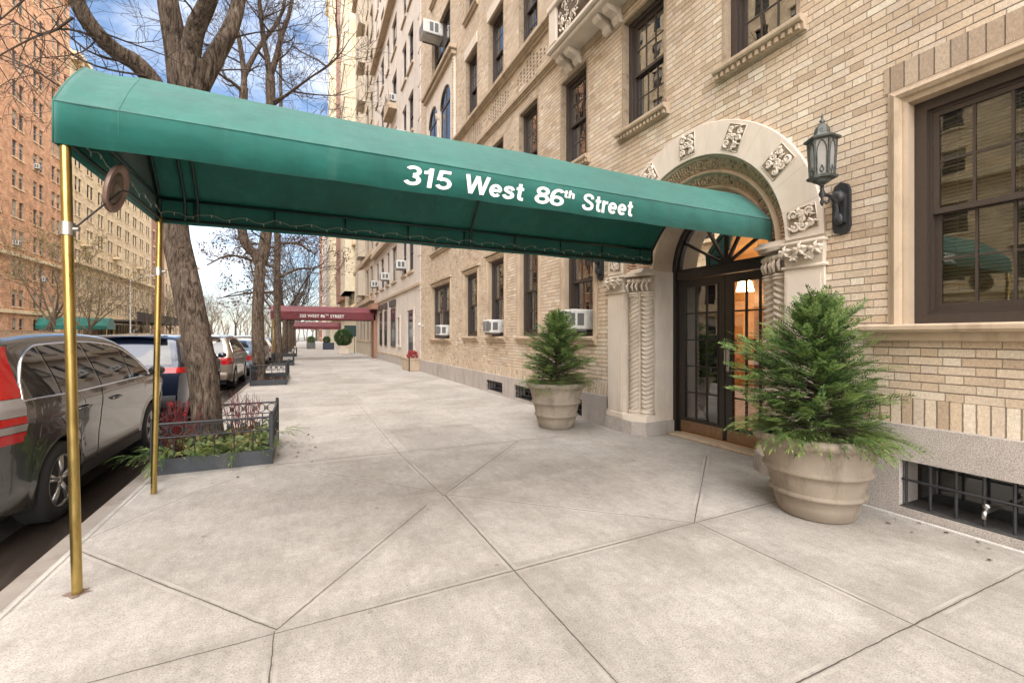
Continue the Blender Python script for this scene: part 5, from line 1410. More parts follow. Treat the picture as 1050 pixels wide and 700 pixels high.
# ------------------------------------------------------------------ other canopies
def far_canopy(label, x0, x1, y, z0, z1, half, mat, top, text=None, name='entrance_canopy', polemat='brass'):
    t = thing(name, label, 'canopy', (x0, y, 0)); mb = MB()
    pr = [(-half,z0),(-half,z0+(z1-z0)*.8),(-half*.5,z1+top),(0,z1+top*1.15),(half*.5,z1+top),(half,z0+(z1-z0)*.8),(half,z0)]
    mb.grid([[(x, y+p, z) for p, z in pr] for x in (x0, x1)]); mb.add([(x0, y+p, z) for p, z in pr], [tuple(range(7))]); mb.add([(x1, y+p, z) for p, z in pr], [tuple(range(7))])
    c = mb.build('cover', M[mat], t, recalc=False)
    for p in (-half+.1, half-.1):
        xe = x0+.1 if abs(x0-XF) > abs(x1-XF) or mat == 'canvas_red' else x1-.1
        if mat == 'canvas': xe = x1-.1
        mb = MB(); mb.tube([(xe,y+p,0),(xe,y+p,z0+.1)], .04, 10); mb.build('pole', M[polemat], t)
    if text:
        xx = (x0+x1)/2-1.55
        for tx_, sz_, dz_ in (('325 WEST 86',.27,0),('TH',.14,.12),('STREET',.27,0)):
            o_ = lettering(tx_, sz_, (xx,y-half-.006,z0+.14+dz_), (PI/2,0,0), c, M['lettering'], off=.003)
            xx += width_of(o_)+(.10 if tx_ == 'TH' else .05)
    return t
far_canopy('maroon canopy farther up the sidewalk lettered 325 WEST 86 STREET', -1.9, 4.5, 33.0, 2.62, 3.25, 1.0, 'canvas_red', .25, '325 WEST 86 STREET')
far_canopy('small red canopy far up the sidewalk beneath the maroon one', -1.7, 4.5, 66.0, 2.5, 2.95, 1.1, 'canvas_red', .45)
far_canopy('green canopy reaching to the kerb across the street, at the orange brick house', -27, -20.8, 68.5, 2.35, 2.85, 1.2, 'canvas', .75)

# sidewalk shed (scaffold) across the street
sh = thing('sidewalk_shed', 'scaffold shed over the sidewalk across the street, in front of the cream house', 'scaffold', (-24, 92, 0))
mb = MB(); mb.box(-26.8, -20.6, 77, 107, 3.6, 3.8); mb.build('deck', simple('shed_deck', (.10,.085,.07), .8), sh)
mb = MB(); mb.box(-20.7, -20.6, 77, 107, 3.8, 4.9); mb.build('parapet', simple('shed_parapet', (.085,.075,.065), .8, noise=.3), sh)
for k in range(11):
    for x in (-20.8, -26.4): mb = MB(); mb.tube([(x,77.2+2.95*k,0),(x,77.2+2.95*k,3.6)], .05, 6); mb.build('post', M['frame_trim'], sh)
    if k < 10: mb = MB(); mb.tube([(-20.8,77.2+2.95*k,2.3),(-20.8,80.15+2.95*k,3.5)], .03, 5); mb.tube([(-20.8,77.2+2.95*k,3.5),(-20.8,80.15+2.95*k,2.3)], .03, 5); mb.tube([(-20.8,77.2+2.95*k,1.2),(-20.8,80.15+2.95*k,1.2)], .025, 5); mb.build('brace', M['frame_trim'], sh)
sp_ = thing('street_lamp', 'tall pale street lamp pole across the street near the green canopy', 'street lamp', (-20.4, 73.5, 0))
mb = MB(); mb.tube([(-20.4,73.5,0),(-20.4,73.5,1)], .12, 8); mb.tube([(-20.4,73.5,1),(-20.4,73.5,9)], [.09,.05], 8); mb.build('pole', M['acw'], sp_)
mb = MB(); mb.tube([(-20.4,73.5,8.6),(-19.6,73.5,9.3),(-18.2,73.5,9.5)], .04, 6); mb.bevbox(-18.4,-17.6,73.35,73.65,9.42,9.58,.04); mb.build('lamp_head', M['acw'], sp_)

# ------------------------------------------------------------------ trees
SC, CC = math.sin(R(25)), math.cos(R(25))
def W(px, py, dep):              # a point of the place, surveyed on the photo at its distance
    u = (px-525)/458; v = (345-py)/458
    return Vector((dep*(SC+u*CC), dep*(CC-u*SC), 1.5+dep*v))
def smooth_path(pts, n=6):
    out = []
    P_ = [pts[0]]+list(pts)+[pts[-1]]
    for i in range(1, len(P_)-2):
        for k in range(n):
            t = k/n; a, b, c, d = P_[i-1], P_[i], P_[i+1], P_[i+2]
            out.append(.5*((2*b)+(c-a)*t+(2*a-5*b+4*c-d)*t*t+(3*b-a-3*c+d)*t**3))
    out.append(pts[-1]); return out
def grow(mb, q, p, d, L, r, lvl, up=.12, wob=.22, kids=(3,6), tips=None, minr=.003, sides=None):
    n = 5 if lvl > 0 else 4; pts = [p.copy()]; rad = [r]; dd = d.normalized()
    for i in range(n):
        dd = (dd + Vector((q.uniform(-1,1),q.uniform(-1,1),q.uniform(-.7,.9)))*wob + Vector((0,0,up))).normalized()
        pts.append(pts[-1]+dd*L/n); rad.append(max(minr, r*(1-.72*(i+1)/n)))
    mb.tube(pts, rad, sides or (7 if r > .06 else 5 if r > .02 else 3), cap=False)
    if tips is not None and lvl <= 1: tips.extend(pts[2:])
    if lvl <= 0: return
    for k in range(q.randint(*kids)):
        u = q.uniform(.25, 1.0); i = min(n-1, int(u*n)); pp = pts[i].lerp(pts[i+1], u*n-i)
        ax = (pts[i+1]-pts[i]).normalized(); side = ax.cross(Vector((q.uniform(-1,1),q.uniform(-1,1),q.uniform(-1,1)))).normalized()
        nd = (ax*q.uniform(.5,1.0)+side*q.uniform(.6,1.1)).normalized()
        grow(mb, q, pp, nd, L*q.uniform(.45,.75), rad[i]*.55, lvl-1, up, wob*1.1, kids, tips, minr)
def limb(mb, pts, r0, r1, n=12, q=None, knob=.0):
    sp = smooth_path([Vector(p) for p in pts], 6); k = len(sp)
    mb.tube(sp, [(r0+(r1-r0)*i/(k-1))*(1+(q.uniform(-knob,knob) if q else 0)) for i in range(k)], n)
    return sp
def rough_tube(mb, sp, rad, q, n=40):
    """a trunk with furrowed, lumpy outline"""
    ph = [q.uniform(0,6.28) for _ in range(6)]
    P_ = []; m_ = []
    for i in range(len(sp)-1):
        for k in range(6): P_.append(sp[i].lerp(sp[i+1], k/6)); m_.append(rad[i]+(rad[i+1]-rad[i])*k/6)
    P_.append(sp[-1]); m_.append(rad[-1]); rows_ = []
    for i, (p, r) in enumerate(zip(P_, m_)):
        z = p.z; row = []
        for k in range(n+1):
            w = 2*PI*(k%n)/n
            rr = r*(1+.05*math.sin(3*w+ph[0]+z*.8)+.035*math.sin(5*w+ph[1]-z*1.7)+.022*math.sin(11*w+ph[2]+1.3*math.sin(z*3))+.014*math.sin(17*w+ph[3]+2*math.sin(z*5+1)))
            row.append((p.x+rr*math.cos(w), p.y+rr*math.sin(w), z))
        rows_.append(row)
    mb.grid(rows_)
# the big plane tree in the near pit
q = random.Random(4)
tr = thing('street_tree', 'big leaning bare tree trunk rising from the near fenced bed beside the navy SUV', 'tree', (-1.12, 6.8, 0), 'bare street trees along the near kerb')
mb = MB()
tp = [W(214,474,5.70), W(212,440,5.70), W(208,385,5.72), W(199,330,5.75), W(189,280,5.8), W(180,238,5.85), W(178,190,5.85), W(184,140,5.8), W(194,92,5.75), W(196,66,5.75)]
sp = smooth_path(tp, 5)
zz = [(p.z) for p in sp]
def rad_main(z): return .185-.020*min(1,z/.5) if z < .5 else .165-.013*min(1,(z-.5)/2) if z < 2.5 else .152+.11*max(0,(z-4.2))
rough_tube(mb, sp, [rad_main(max(0,p.z)) for p in sp], q)
trunk = mb.build('trunk', M['bark'], tr, smooth=True, recalc=False)
limbs = []
mb = MB()
limbs.append(limb(mb, [W(187,92,5.75), W(181,50,5.7), W(172,0,5.6), W(163,-70,5.5), W(150,-180,5.4), W(140,-330,5.5)], .155, .05, 14, q))
limbs.append(limb(mb, [W(193,80,5.75), W(199,35,5.6), W(214,0,5.4), W(228,-50,5.2), W(225,-150,5.1), W(235,-300,5.1)], .125, .04, 14, q))
limbs.append(limb(mb, [W(204,88,5.75), W(222,56,5.9), W(238,25,6.1), W(246,-10,6.2), W(250,-80,6.2), W(262,-220,6.4)], .125, .05, 14, q))
limbs.append(limb(mb, [W(183,150,5.8), W(166,100,5.6), W(143,68,5.4), W(118,52,5.2), W(96,30,5.0), W(80,4,4.9), W(66,-40,4.8), W(55,-130,4.8)], .115, .06, 14, q))
cr = mb.build('limb', M['bark'], tr, smooth=True)
mb = MB()
for li, sp_l in enumerate(limbs):
    k0 = 8
    for k in range(k0, len(sp_l), 9 if li == 3 else 6):
        for _ in range(1):
            d = Vector((q.uniform(-1,1), q.uniform(-1,1), q.uniform(-.5,.5)))
            grow(mb, q, sp_l[k], d, q.uniform(.9,1.6), .015, 3, up=.03, wob=.30, kids=(2,4), minr=.0022)
# long drooping twigs across the upper left corner
for (a, b, c, dd) in (((112,45,5.2),(60,30,4.9),(-10,62,4.7),.016),((140,66,5.4),(90,52,5.2),(45,10,5.1),.016),((150,78,5.4),(85,62,5.0),(20,5,4.8),.014),((60,88,4.9),(28,68,4.8),(-15,50,4.7),.012),((75,18,4.9),(45,35,4.8),(10,20,4.7),.015),((64,-5,4.8),(40,-10,4.8),(-5,25,4.7),.015),((100,40,5.1),(80,55,5.0),(35,60,4.9),.010)):
    p_ = smooth_path([W(*a), W(*b), W(*c)], 6); mb.tube(p_, [dd*(1-.6*i/(len(p_)-1)) for i in range(len(p_))], 5)
    for k in range(2, len(p_)):
        if q.random() < .8: grow(mb, q, p_[k], Vector((q.uniform(-1,1),q.uniform(-1,1),q.uniform(-1,.6))), q.uniform(.35,.9), .006, 2, up=.0, wob=.28, kids=(1,3), minr=.0018)
mb.build('crown', M['twig'], tr, recalc=False)
# second and third trees on our side
def leafcard(q): return [(-.5,0,0),(0,-.7,.1),(.5,0,0),(0,.8,.12)], [(0,1,2,3)]
def street_tree(label, base, dep, tp, tr_r, limbs_, seed, leaves=0, leafmat='brownleaf', lr=.9, group='bare street trees along the near kerb'):
    q = random.Random(seed); t = thing('street_tree', label, 'tree', base, group); mb = MB()
    sp = smooth_path([W(x,y,dep) for x, y in tp], 5)
    rough_tube(mb, sp, [tr_r*(1-.25*i/len(sp))*(1.25 if i < 2 else 1) for i in range(len(sp))], q, 20)
    mb.build('trunk', M['bark'], t, smooth=True, recalc=False)
    mb = MB(); L_ = []
    for pts, r0, r1 in limbs_: L_.append(limb(mb, [W(x,y,dep+dz) for x, y, dz in pts], r0, r1, 10, q))
    mb.build('limb', M['bark'], t, smooth=True)
    mb = MB(); tips = []
    for sp_l in L_:
        for k in range(5, len(sp_l), 5):
            grow(mb, q, sp_l[k], Vector((q.uniform(-1,1),q.uniform(-1,1),q.uniform(-.3,.6))), q.uniform(1.4,2.8)*lr, .032, 3, up=.04, wob=.25, kids=(3,4), tips=tips, minr=.006)
    mb.build('crown', M['twig'], t, recalc=False)
    return t, tips, sp
t2, tips2, _ = street_tree('bare forked tree in the second fenced bed, in front of the maroon canopy', (-1.4,17.3,0), 15.2, [(265,392),(265,370),(264,330),(266,290),(268,262)], .205,
    [([(267,275,0),(262,262,0),(250,245,-.2),(246,200,-.2),(248,140,-.2),(250,90,-.2)], .16, .13), ([(268,270,0),(273,240,.3),(277,180,.3),(278,130,.3),(277,78,.3)], .19, .15),
     ([(250,92,-.2),(250,74,-.2),(246,45,-.4),(240,10,-.6),(238,-60,-.8)], .10, .05), ([(250,80,-.2),(256,66,0),(268,45,.2),(285,22,.4),(293,-5,.6),(300,-60,.8)], .09, .04),
     ([(277,82,.3),(274,60,.2),(270,38,0),(266,0,-.2),(262,-70,-.4)], .11, .05), ([(277,78,.3),(283,60,.4),(289,36,.6),(297,12,.9),(303,-30,1.2),(306,-90,1.4)], .11, .04),
     ([(278,105,.3),(290,100,0),(304,90,-.5),(318,80,-1),(332,70,-1.6),(346,58,-2.2)], .06, .006), ([(250,96,-.2),(240,86,-.5),(228,78,-.9),(214,68,-1.4),(200,58,-1.9)], .07, .008)], 21)
def leafmesh(t, pts, mat, q, n, size, name='leaf_cluster'):
    poses = []
    for k in range(n):
        p = q.choice(pts); pp = np.array(p)+np.array([q.gauss(0,.16),q.gauss(0,.16),q.gauss(0,.10)])
        poses.append((pp, np.array([q.uniform(-1,1),q.uniform(-1,1),q.uniform(-1,.2)]), np.array([q.uniform(-1,1),q.uniform(-1,1),1.]), size*q.uniform(.6,1.3)))
    fv, ff = leafcard(q); V, F = scatter(fv, ff, poses)
    return np_mesh(name, V, F, M[mat], t)
t3, tips3, _ = street_tree('slimmer straight tree behind the forked one, holding dead brown leaves', (-1.2,27,0), 24.0, [(286,386),(286,360),(284,320),(284,280),(285,240)], .19,
    [([(285,262,0),(283,220,0),(285,170,0),(288,110,0),(286,20,0)], .15, .07), ([(285,275,0),(262,268,-.5),(235,262,-1),(212,272,-1.5)], .08, .03), ([(285,300,0),(262,300,-.5),(240,303,-1),(222,306,-1.4)], .07, .02),
     ([(285,285,0),(305,276,1),(320,275,2),(332,270,3)], .08, .03), ([(285,255,0),(262,250,-.5),(240,255,-1)], .08, .03), ([(285,250,0),(305,250,.5),(325,262,1)], .08, .03)], 22, lr=.7)
q = random.Random(8)
low = [p for p in tips3 if p.z < 9.5]
leafmesh(t3, low, 'brownleaf', q, 2600, .085)
def plain_tree(label, x, y, h, seed, mat='twig', name='street_tree', group=None, buds=0, budmat='yellowbud', lean=0, budsize=.12, lvl=4, r=.2):
    q = random.Random(seed); t = thing(name, label, 'tree', (x, y, 0), group); mb = MB(); tips = []
    sp = smooth_path([Vector((x,y,-.05)), Vector((x+lean*.4,y,h*.12)), Vector((x+lean,y+.1,h*.28))], 5)
    mb.tube(sp, [r*(1.2-.4*i/(len(sp)-1)) for i in range(len(sp))], 10); mb.build('trunk', M['bark'], t, smooth=True)
    mb = MB()
    for k in range(6):
        a = k*1.05+q.uniform(-.3,.3)
        grow(mb, q, sp[-1]-Vector((0,0,q.uniform(0,h*.08))), Vector((math.cos(a)*.8,math.sin(a)*.8,q.uniform(.5,1.4))), h*q.uniform(.38,.55), r*.45, lvl-1, up=.10, wob=.24, kids=(4,5), tips=tips, minr=.010)
    mb.build('crown', M[mat], t, recalc=False)
    if buds: leafmesh(t, tips, budmat, q, buds, budsize, 'buds')
    return t
plain_tree('leaning tree hazed with yellow buds in front of the orange brick house', -20.6, 51.5, 11, 31, 'pale_twig', buds=2600, lean=1.1, group='trees across the street', budsize=.10)
plain_tree('budding tree across the street beside the green canopy', -20.6, 62, 9.5, 32, 'pale_twig', buds=1500, group='trees across the street', budsize=.09)
for k, (y, h, lb) in enumerate([(80,9,'pale bare tree across the street at the near end of the scaffold shed'),(92,10,'pale bare tree across the street at the middle of the scaffold shed'),(104,10,'pale bare tree across the street at the far end of the scaffold shed'),(118,11,'bare tree across the street past the scaffold shed')]):
    plain_tree(lb, -20.3, y, h, 40+k, 'pale_twig', group='trees across the street')
for k, (y, h, lb) in enumerate([(38.3,12,'bare tree in the fourth bed, past the maroon canopy'),(50,12,'bare kerbside tree between the maroon and the small red canopy'),(62,12,'bare kerbside tree just before the small red canopy'),(78,12,'bare kerbside tree beyond the small red canopy')]):
    plain_tree(lb, -1.3, y, h, 50+k, 'twig', group='bare street trees along the near kerb', r=.2)
for k, (x, y, h) in enumerate([(-18,152,17),(-9,158,15),(-26,165,19),(-13,170,18),(-3,160,14),(4,172,16)]):
    plain_tree(['leftmost','second from left','third','tall middle','low right','rightmost'][k]+' bare park tree where the street ends', x, y, h, 60+k, 'pale_twig', name='park_tree', group='bare park trees at the street end', r=.3)
mb = MB(); q = random.Random(77); tipsP = []
for k in range(120): x = q.uniform(-70,60); y = q.uniform(185,215); grow(mb, q, Vector((x,y,0)), Vector((q.uniform(-.2,.2),0,1)), q.uniform(6,10), .25, 2, up=.2, wob=.2, kids=(5,7), minr=.03)
tag(mb.build('far_wood', M['pale_twig'], recalc=False), 'distant bare park woodland closing the end of the street', kind='stuff')
# ------------------------------------------------------------------ cars
M['carwin'] = simple('car_window_glass', (.014,.015,.016), .02, spec=1.0)
def interp(tab, y):
    if y <= tab[0][0]: return tab[0][1]
    for (a, va), (b, vb) in zip(tab, tab[1:]):
        if y <= b:
            t = (y-a)/(b-a) if b > a else 1
            return va+(vb-va)*t
    return tab[-1][1]
def smooth_tab(tab, n=6):
    out = []; P_ = [tab[0]]+tab+[tab[-1]]
    for i in range(1, len(P_)-2):
        a, b, c, d = P_[i-1:i+3]
        for k in range(n):
            t = k/n
            m1 = (c[1]-a[1])/max(1e-6, c[0]-a[0])*(c[0]-b[0]); m2 = (d[1]-b[1])/max(1e-6, d[0]-b[0])*(c[0]-b[0])
            v = (2*t**3-3*t*t+1)*b[1]+(t**3-2*t*t+t)*m1+(-2*t**3+3*t*t)*c[1]+(t**3-t*t)*m2
            out.append((b[0]+(c[0]-b[0])*t, v))
    out.append(tab[-1]); return out
SUV = dict(L=4.55, W=.91, wr=.345, ya=.90, yf=3.52, belt=1.08,
  top=[(0,.98),(.03,1.05),(.12,1.26),(.25,1.47),(.40,1.585),(.60,1.63),(1.2,1.665),(2.0,1.665),(2.6,1.61),(2.95,1.49),(3.25,1.30),(3.50,1.14),(3.70,1.10),(4.10,1.02),(4.40,.90),(4.55,.68)],
  dlo=(.30,3.36,.62), pillars=(.86,1.72,2.66), tumble=.27)
SEDAN = dict(L=4.75, W=.90, wr=.33, ya=1.05, yf=3.80, belt=.93,
  top=[(0,.92),(.10,1.03),(.55,1.07),(.85,1.16),(1.25,1.35),(1.65,1.44),(2.2,1.46),(2.6,1.42),(3.0,1.28),(3.35,1.08),(3.6,1.0),(4.2,.90),(4.6,.78),(4.75,.60)],
  dlo=(.95,3.28,.45), pillars=(1.42,2.22,2.26), tumble=.26)
def car(name, label, cat, loc, spec, body, lamp='tall', cladding=False, detail=2, chrome=True, roofrails=False, group='cars parked along the near kerb', plate=None):
    S_ = spec; L, Wd, wr, ya, yf, belt = S_['L'], S_['W'], S_['wr'], S_['ya'], S_['yf'], S_['belt']
    top = smooth_tab(S_['top']); x0, y0, z0 = loc
    t = thing(name, label, cat, loc, group)
    TT = lambda x, y, z: (x0+x, y0+y, z0+z)
    zt = lambda y: interp(top, y)
    def yrear(z):
        for (a, va), (b, vb) in zip(top, top[1:]):
            if vb >= z: return a+(b-a)*max(0, (z-va)/(vb-va) if vb > va else 0)
        return .5
    def zb(y):
        z = .25+.10*max(0,(.5-y)/.5)**2+.08*max(0,(y-L+.5)/.5)**2
        for yc in (ya, yf):
            rr = wr+.055
            if abs(y-yc) < rr: z = max(z, wr+math.sqrt(rr*rr-(y-yc)**2)*.98)
        return z
    def w(y, z):
        p = 1-.11*max(0,(.45-y)/.45)**2-.17*max(0,(y-L+.8)/.8)**2
        if z < belt: f = 1-.035*((belt-z)/.8)**2*1.6+.012*math.exp(-((z-(belt-.12))/.05)**2)-.010*math.exp(-((z-.62)/.12)**2)
        else: f = 1-S_['tumble']*((z-belt)/.58)*(.75+.25*(z-belt)/.58)
        for yc in (ya, yf):
            dd = abs(math.hypot(y-yc, z-wr)-(wr+.075))
            if dd < .05 and z < belt: f += .012*(1-dd/.05)
        return Wd*p*f
    ys = sorted({round(v, 4) for v in [i*.045 for i in range(int(L/.045)+1)]+[L]+[p[0] for p in top]+[yc+s*(wr+.055)*math.cos(a*PI/24) for yc in (ya,yf) for s in (1,-1) for a in range(0,13)]})
    NS = 22; r = .075
    def section(y):
        b, T_ = zb(y), zt(y); T_ = max(T_, b+.12); rr = min(r, (T_-b)*.4); out = []
        for k in range(NS+1):
            z = b+(T_-rr-b)*k/NS; out.append((w(y,z), y, z))
        wt = w(y, T_-rr)
        for k in range(1, 5):
            a = PI/2*k/4; out.append((wt-rr*1.4*(1-math.cos(a)), y, T_-rr+rr*math.sin(a)))
        we = wt-rr*1.4
        for k in range(1, 6): out.append((we*(1-k/5), y, T_+.035*(1-(1-k/5)**2)))
        return out
    mb = MB(TT); rows_ = []
    for y in ys:
        s = section(y); rows_.append(s+[(-p[0],p[1],p[2]) for p in reversed(s[:-1])])
    mb.grid(rows_)
    for rw in (rows_[0], rows_[-1]): mb.add(rw, [tuple(range(len(rw)))])
    mb.build('body', M[body], t, smooth=True, auto=35)
    mb = MB(TT); mb.box(-Wd*.80, Wd*.80, .12, L-.15, .20, .80); mb.box(-Wd*.5, Wd*.5, .3, L-.4, .17, .22); mb.build('underbody', M['plastic'], t)
    # wheels
    for yc in (ya, yf):
        for s in (1, -1):
            xc = s*(Wd-.125)
            TW = lambda a, b, c, xc=xc, yc=yc, s=s: TT(xc+s*c, yc+a, wr+b)
            mb = MB(TW); mb.lathe([(wr*.62,-.10),(wr*.93,-.11),(wr,-.085),(wr,.085),(wr*.94,.108),(wr*.80,.116),(wr*.66,.106),(wr*.64,.09)], (0,0,0), 40)
            wh = mb.build('wheel', M['tyre'], t, smooth=True, auto=40)
            mb = MB(TW)
            mb.lathe([(wr*.66,.07),(wr*.68,.104),(wr*.64,.108),(wr*.61,.06),(wr*.60,.0)], (0,0,0), 40)
            for k in range(5):
                a = k*2*PI/5+.3
                for off in (-.11, .11):
                    c_, s_2 = math.cos(a+off), math.sin(a+off); c3, s3 = math.cos(a), math.sin(a)
                    mb.tube([(c3*.04, s3*.04, .085),(c_*wr*.35, s_2*wr*.35,.098),(c_*wr*.63, s_2*wr*.63,.088)], [.022,.014,.017], 6)
            mb.ball((0,0,.085), .045, 12, (1,1,.5))
            mb.build('rim', M['alloy'], wh, smooth=True)
            mb = MB(TW); mb.lathe([(wr*.62,.02),(.001,.02),(.001,.0),(wr*.62,0)], (0,0,0), 24); mb.build('brake_disc', M['plastic'], wh)
    # side glass: continuous band clipped at the pillars
    a_, b_, rc = S_['dlo']; eps = .004
    def zlo(y): return belt+.035+.03*max(0,(1.2-y)/1.2)
    def zhi(y):
        h = zt(y)-.105; 
        if y < a_+rc: h = zlo(y)+(h-zlo(y))*math.sqrt(max(0,1-((a_+rc-y)/rc)**2))
        return max(h, zlo(y)+.004)
    cuts = [a_]+list(S_['pillars'])+[b_]
    for s in (1, -1):
        for k in range(len(cuts)-1):
            p0, p1 = cuts[k]+(.025 if k else 0), cuts[k+1]-(.025 if k < len(cuts)-2 else 0)
            if p1-p0 < .08: continue
            mb = MB(TT); n = 22
            mb.grid([[(s*(w(y,z)+eps), y, z) for z in [zlo(y)+(zhi(y)-zlo(y))*j/5 for j in range(6)]] for y in [p0+(p1-p0)*i/n for i in range(n+1)]])
            mb.build('side_window', M['carwin'], t, smooth=True, recalc=False)
        mb = MB(TT); n = 60; loop = [(y, zlo(y)-.006) for y in [b_-(b_-a_)*i/n for i in range(n+1)]]+[(y, zhi(y)+.008) for y in [a_+(b_-a_)*i/n for i in range(n+1)]]
        mb.tube([(s*(w(y,z)+.004), y, z) for y, z in loop+[loop[0]]], .010 if chrome else .007, 6)
        mb.build('window_trim', M['chrome' if chrome else 'plastic'], t, smooth=True)
        if detail > 1:
            mb = MB(TT)
            for yd in (S_['pillars'][1], S_['pillars'][2]+.62):
                if yd < yf-wr: mb.tube([(s*(w(yd,z)+.0005), yd, z) for z in [.36+(belt-.36)*i/14 for i in range(15)]], .0035, 4)
            yd = S_['pillars'][0]
            mb.tube([(s*(w(y,z)+.0005), y, z) for y, z in [(yd-.05,belt),(yd+.02,belt-.2),(yd+.42,.60),(yd+.44,.38)]], .0035, 4)
            mb.tube([(s*(w(y,.37)+.0005), y, .37) for y in [ya+wr+.1+(yf-ya-2*wr-.2)*i/10 for i in range(11)]], .0035, 4)
            mb.build('door_seam', M['plastic'], t)
            mb = MB(TT)
            for yh in (S_['pillars'][0]+.28, S_['pillars'][1]+.25):
                mb.tube([(s*(w(yh+d,belt-.14)+o), yh+d, belt-.14+.004*i) for i, (d, o) in enumerate([(0,.0),(.03,.03),(.17,.032),(.20,.0)])], .012, 8)
            mb.build('door_handle', M[body], t, smooth=True)
            mb = MB(TT); mb.grid([[(s*(w(y,z)+.012), y, z) for z in (.26,.29,.36,.37)] for y in [ya+wr+.06+(yf-ya-2*wr-.12)*i/10 for i in range(11)]])
            mb.build('sill_trim', M['plastic'], t, smooth=True, recalc=False)
            mb = MB(TT); ym = b_-.22; mb.ball((s*(w(ym,belt)+.13), ym, belt+.09), .095, 14, (1.0,.55,.72)); mb.tube([(s*w(ym,belt), ym, belt+.04),(s*(w(ym,belt)+.08), ym, belt+.05)], .022, 8); mb.build('wing_mirror', M[body], t, smooth=True)
        if cladding:
            for yc in (ya, yf):
                mb = MB(TT); mb.grid([[(s*(w(yc,.6)+.014-.004*j), yc+(wr+.05+.035*j)*math.cos(PI*i/24), wr+(wr+.05+.035*j)*math.sin(PI*i/24)) for j in range(3)] for i in range(25)]); mb.build('arch_trim', M['plastic'], t, smooth=True, recalc=False)
        # tail lamp
        def side_pt(y, z): return (s*(w(y,z)+.007), y, z)
        def rear_pt(f, z): 
            yy = yrear(z); return (s*(w(yy,z)-.05)*f, yy-.010, z)
        if lamp == 'tall':
            for mt, za, zb2 in (('redlens',1.16,1.55),('clearlens',1.02,1.155),('redlens',.96,1.015),('clearlens',.90,.955),('redlens',.82,.895)):
                mb = MB(TT); rows_ = []
                for i in range(13):
                    z = za+(zb2-za)*i/12; yy = yrear(z); wdt = (.06+.22*max(0,min(1,(1.58-z)/.62))) if z > .86 else .26
                    inset = .0
                    row = [rear_pt(.80+.04*max(0,z-1.1), z)]+[rear_pt(.96, z), (s*(w(yy+.01,z)-.012), yy-.004, z)]
                    row += [side_pt(yy+.02+wdt*j/4, z) for j in range(5)]
                    rows_.append(row)
                mb.grid(rows_); mb.build('tail_lamp', M[mt], t, smooth=True, recalc=False)
        elif lamp == 'slim':
            mb = MB(TT); rows_ = []
            for i in range(5):
                z = belt-.115+.10*i/4; yy = yrear(z); rows_.append([rear_pt(f, z) for f in (.66,.72,.78,.84,.91,.97)]+[(s*(w(yy+.01,z)-.008), yy-.003, z)]+[side_pt(yy+.02+.26*j/4*(1-.3*i/4), z) for j in range(5)])
            mb.grid(rows_); mb.build('tail_lamp', M['redlens'], t, smooth=True, recalc=False)
        else:
            mb = MB(TT); rows_ = []
            for i in range(5):
                z = belt-.28+.20*i/4; yy = yrear(z); rows_.append([rear_pt(f, z) for f in (.68,.8,.9,.97)]+[(s*(w(yy+.01,z)-.008), yy-.003, z)]+[side_pt(yy+.02+.22*j/4, z) for j in range(5)])
            mb.grid(rows_); mb.build('tail_lamp', M['redlens'], t, smooth=True, recalc=False)
        # head lamp
        mb = MB(TT); rows_ = []
        for i in range(4):
            z = .66+.13*i/3; rows_.append([side_pt(L-.62+.5*j/6, min(z, zt(L-.62+.5*j/6)-.05)) for j in range(7)])
        mb.grid(rows_); mb.build('headlight', M['clearlens'], t, smooth=True, recalc=False)
    # rear window, windscreen
    def across(za, zb2, f, n=8, lift=.006):
        return [[(x*(w(yrear(z), z)-.05)*f, yrear(z)-lift, z+.03*(1-abs(x))*.0) for x in [-1+2*j/10 for j in range(11)]] for z in [za+(zb2-za)*i/n for i in range(n+1)]]
    mxz = max(v for _, v in top)
    mb = MB(TT)
    if spec is SUV: mb.grid(across(belt+.03, mxz-.13, .90, lift=.016))
    else: mb.grid([[(x*(w(y, zt(y)-.05)-.17), y, zt(y)+.042-.035*x*x) for x in [-1+2*j/10 for j in range(11)]] for y in [.80+(1.52-.80)*i/8 for i in range(9)]])
    mb.build('rear_window', M['carwin'], t, smooth=True, recalc=False)
    ya2, yb2 = (2.78, 3.40) if spec is SUV else (2.68, 3.28)
    mb = MB(TT); mb.grid([[(x*(w(y, zt(y)-.05)-.14), y, zt(y)+.045-.035*x*x) for x in [-1+2*j/10 for j in range(11)]] for y in [ya2+(yb2-ya2)*i/8 for i in range(9)]])
    mb.build('windscreen', M['carwin'], t, smooth=True, recalc=False)
    if detail > 0:
        mb = MB(TT); mb.box(-.26, .26, -.012, -.004, .70 if spec is SUV else .62, .83 if spec is SUV else .75); pl = mb.build('number_plate', M['plate'], t)
        mb = MB(TT); mb.grid([[(x*w(.0,z)*.97, -.014-.03*math.sin(PI*(z-.30)/.30)*(1 if abs(x)<.9 else .4), z) for x in [-1+2*j/12 for j in range(13)]] for z in [.34+.22*i/5 for i in range(6)]])
        mb.build('bumper', M['plastic' if cladding else body], t, smooth=True, recalc=False)
        mb = MB(TT); mb.prism([(.55,mxz+.03),(.72,mxz+.03),(.60,mxz+.10)], 0, -.012, .012); mb.build('aerial', M['plastic'], t)
        if spec is SUV:
            mb = MB(TT); mb.tube([(-.05,yrear(1.16)-.03,1.15),(.22,yrear(1.2)-.035,1.19)], .008, 5); mb.build('wiper', M['plastic'], t)
            mb = MB(TT); mb.bevbox(-.55,.55,.20,.42,mxz-.045,mxz-.02,.01); mb.build('spoiler', M[body], t)
        mb = MB(TT)
        for s in (1,-1): mb.bevbox(s*.62-.09, s*.62+.09, -.035, -.010, .42, .47, .005)
        mb.build('reflector', M['redlens'], t)
    return t
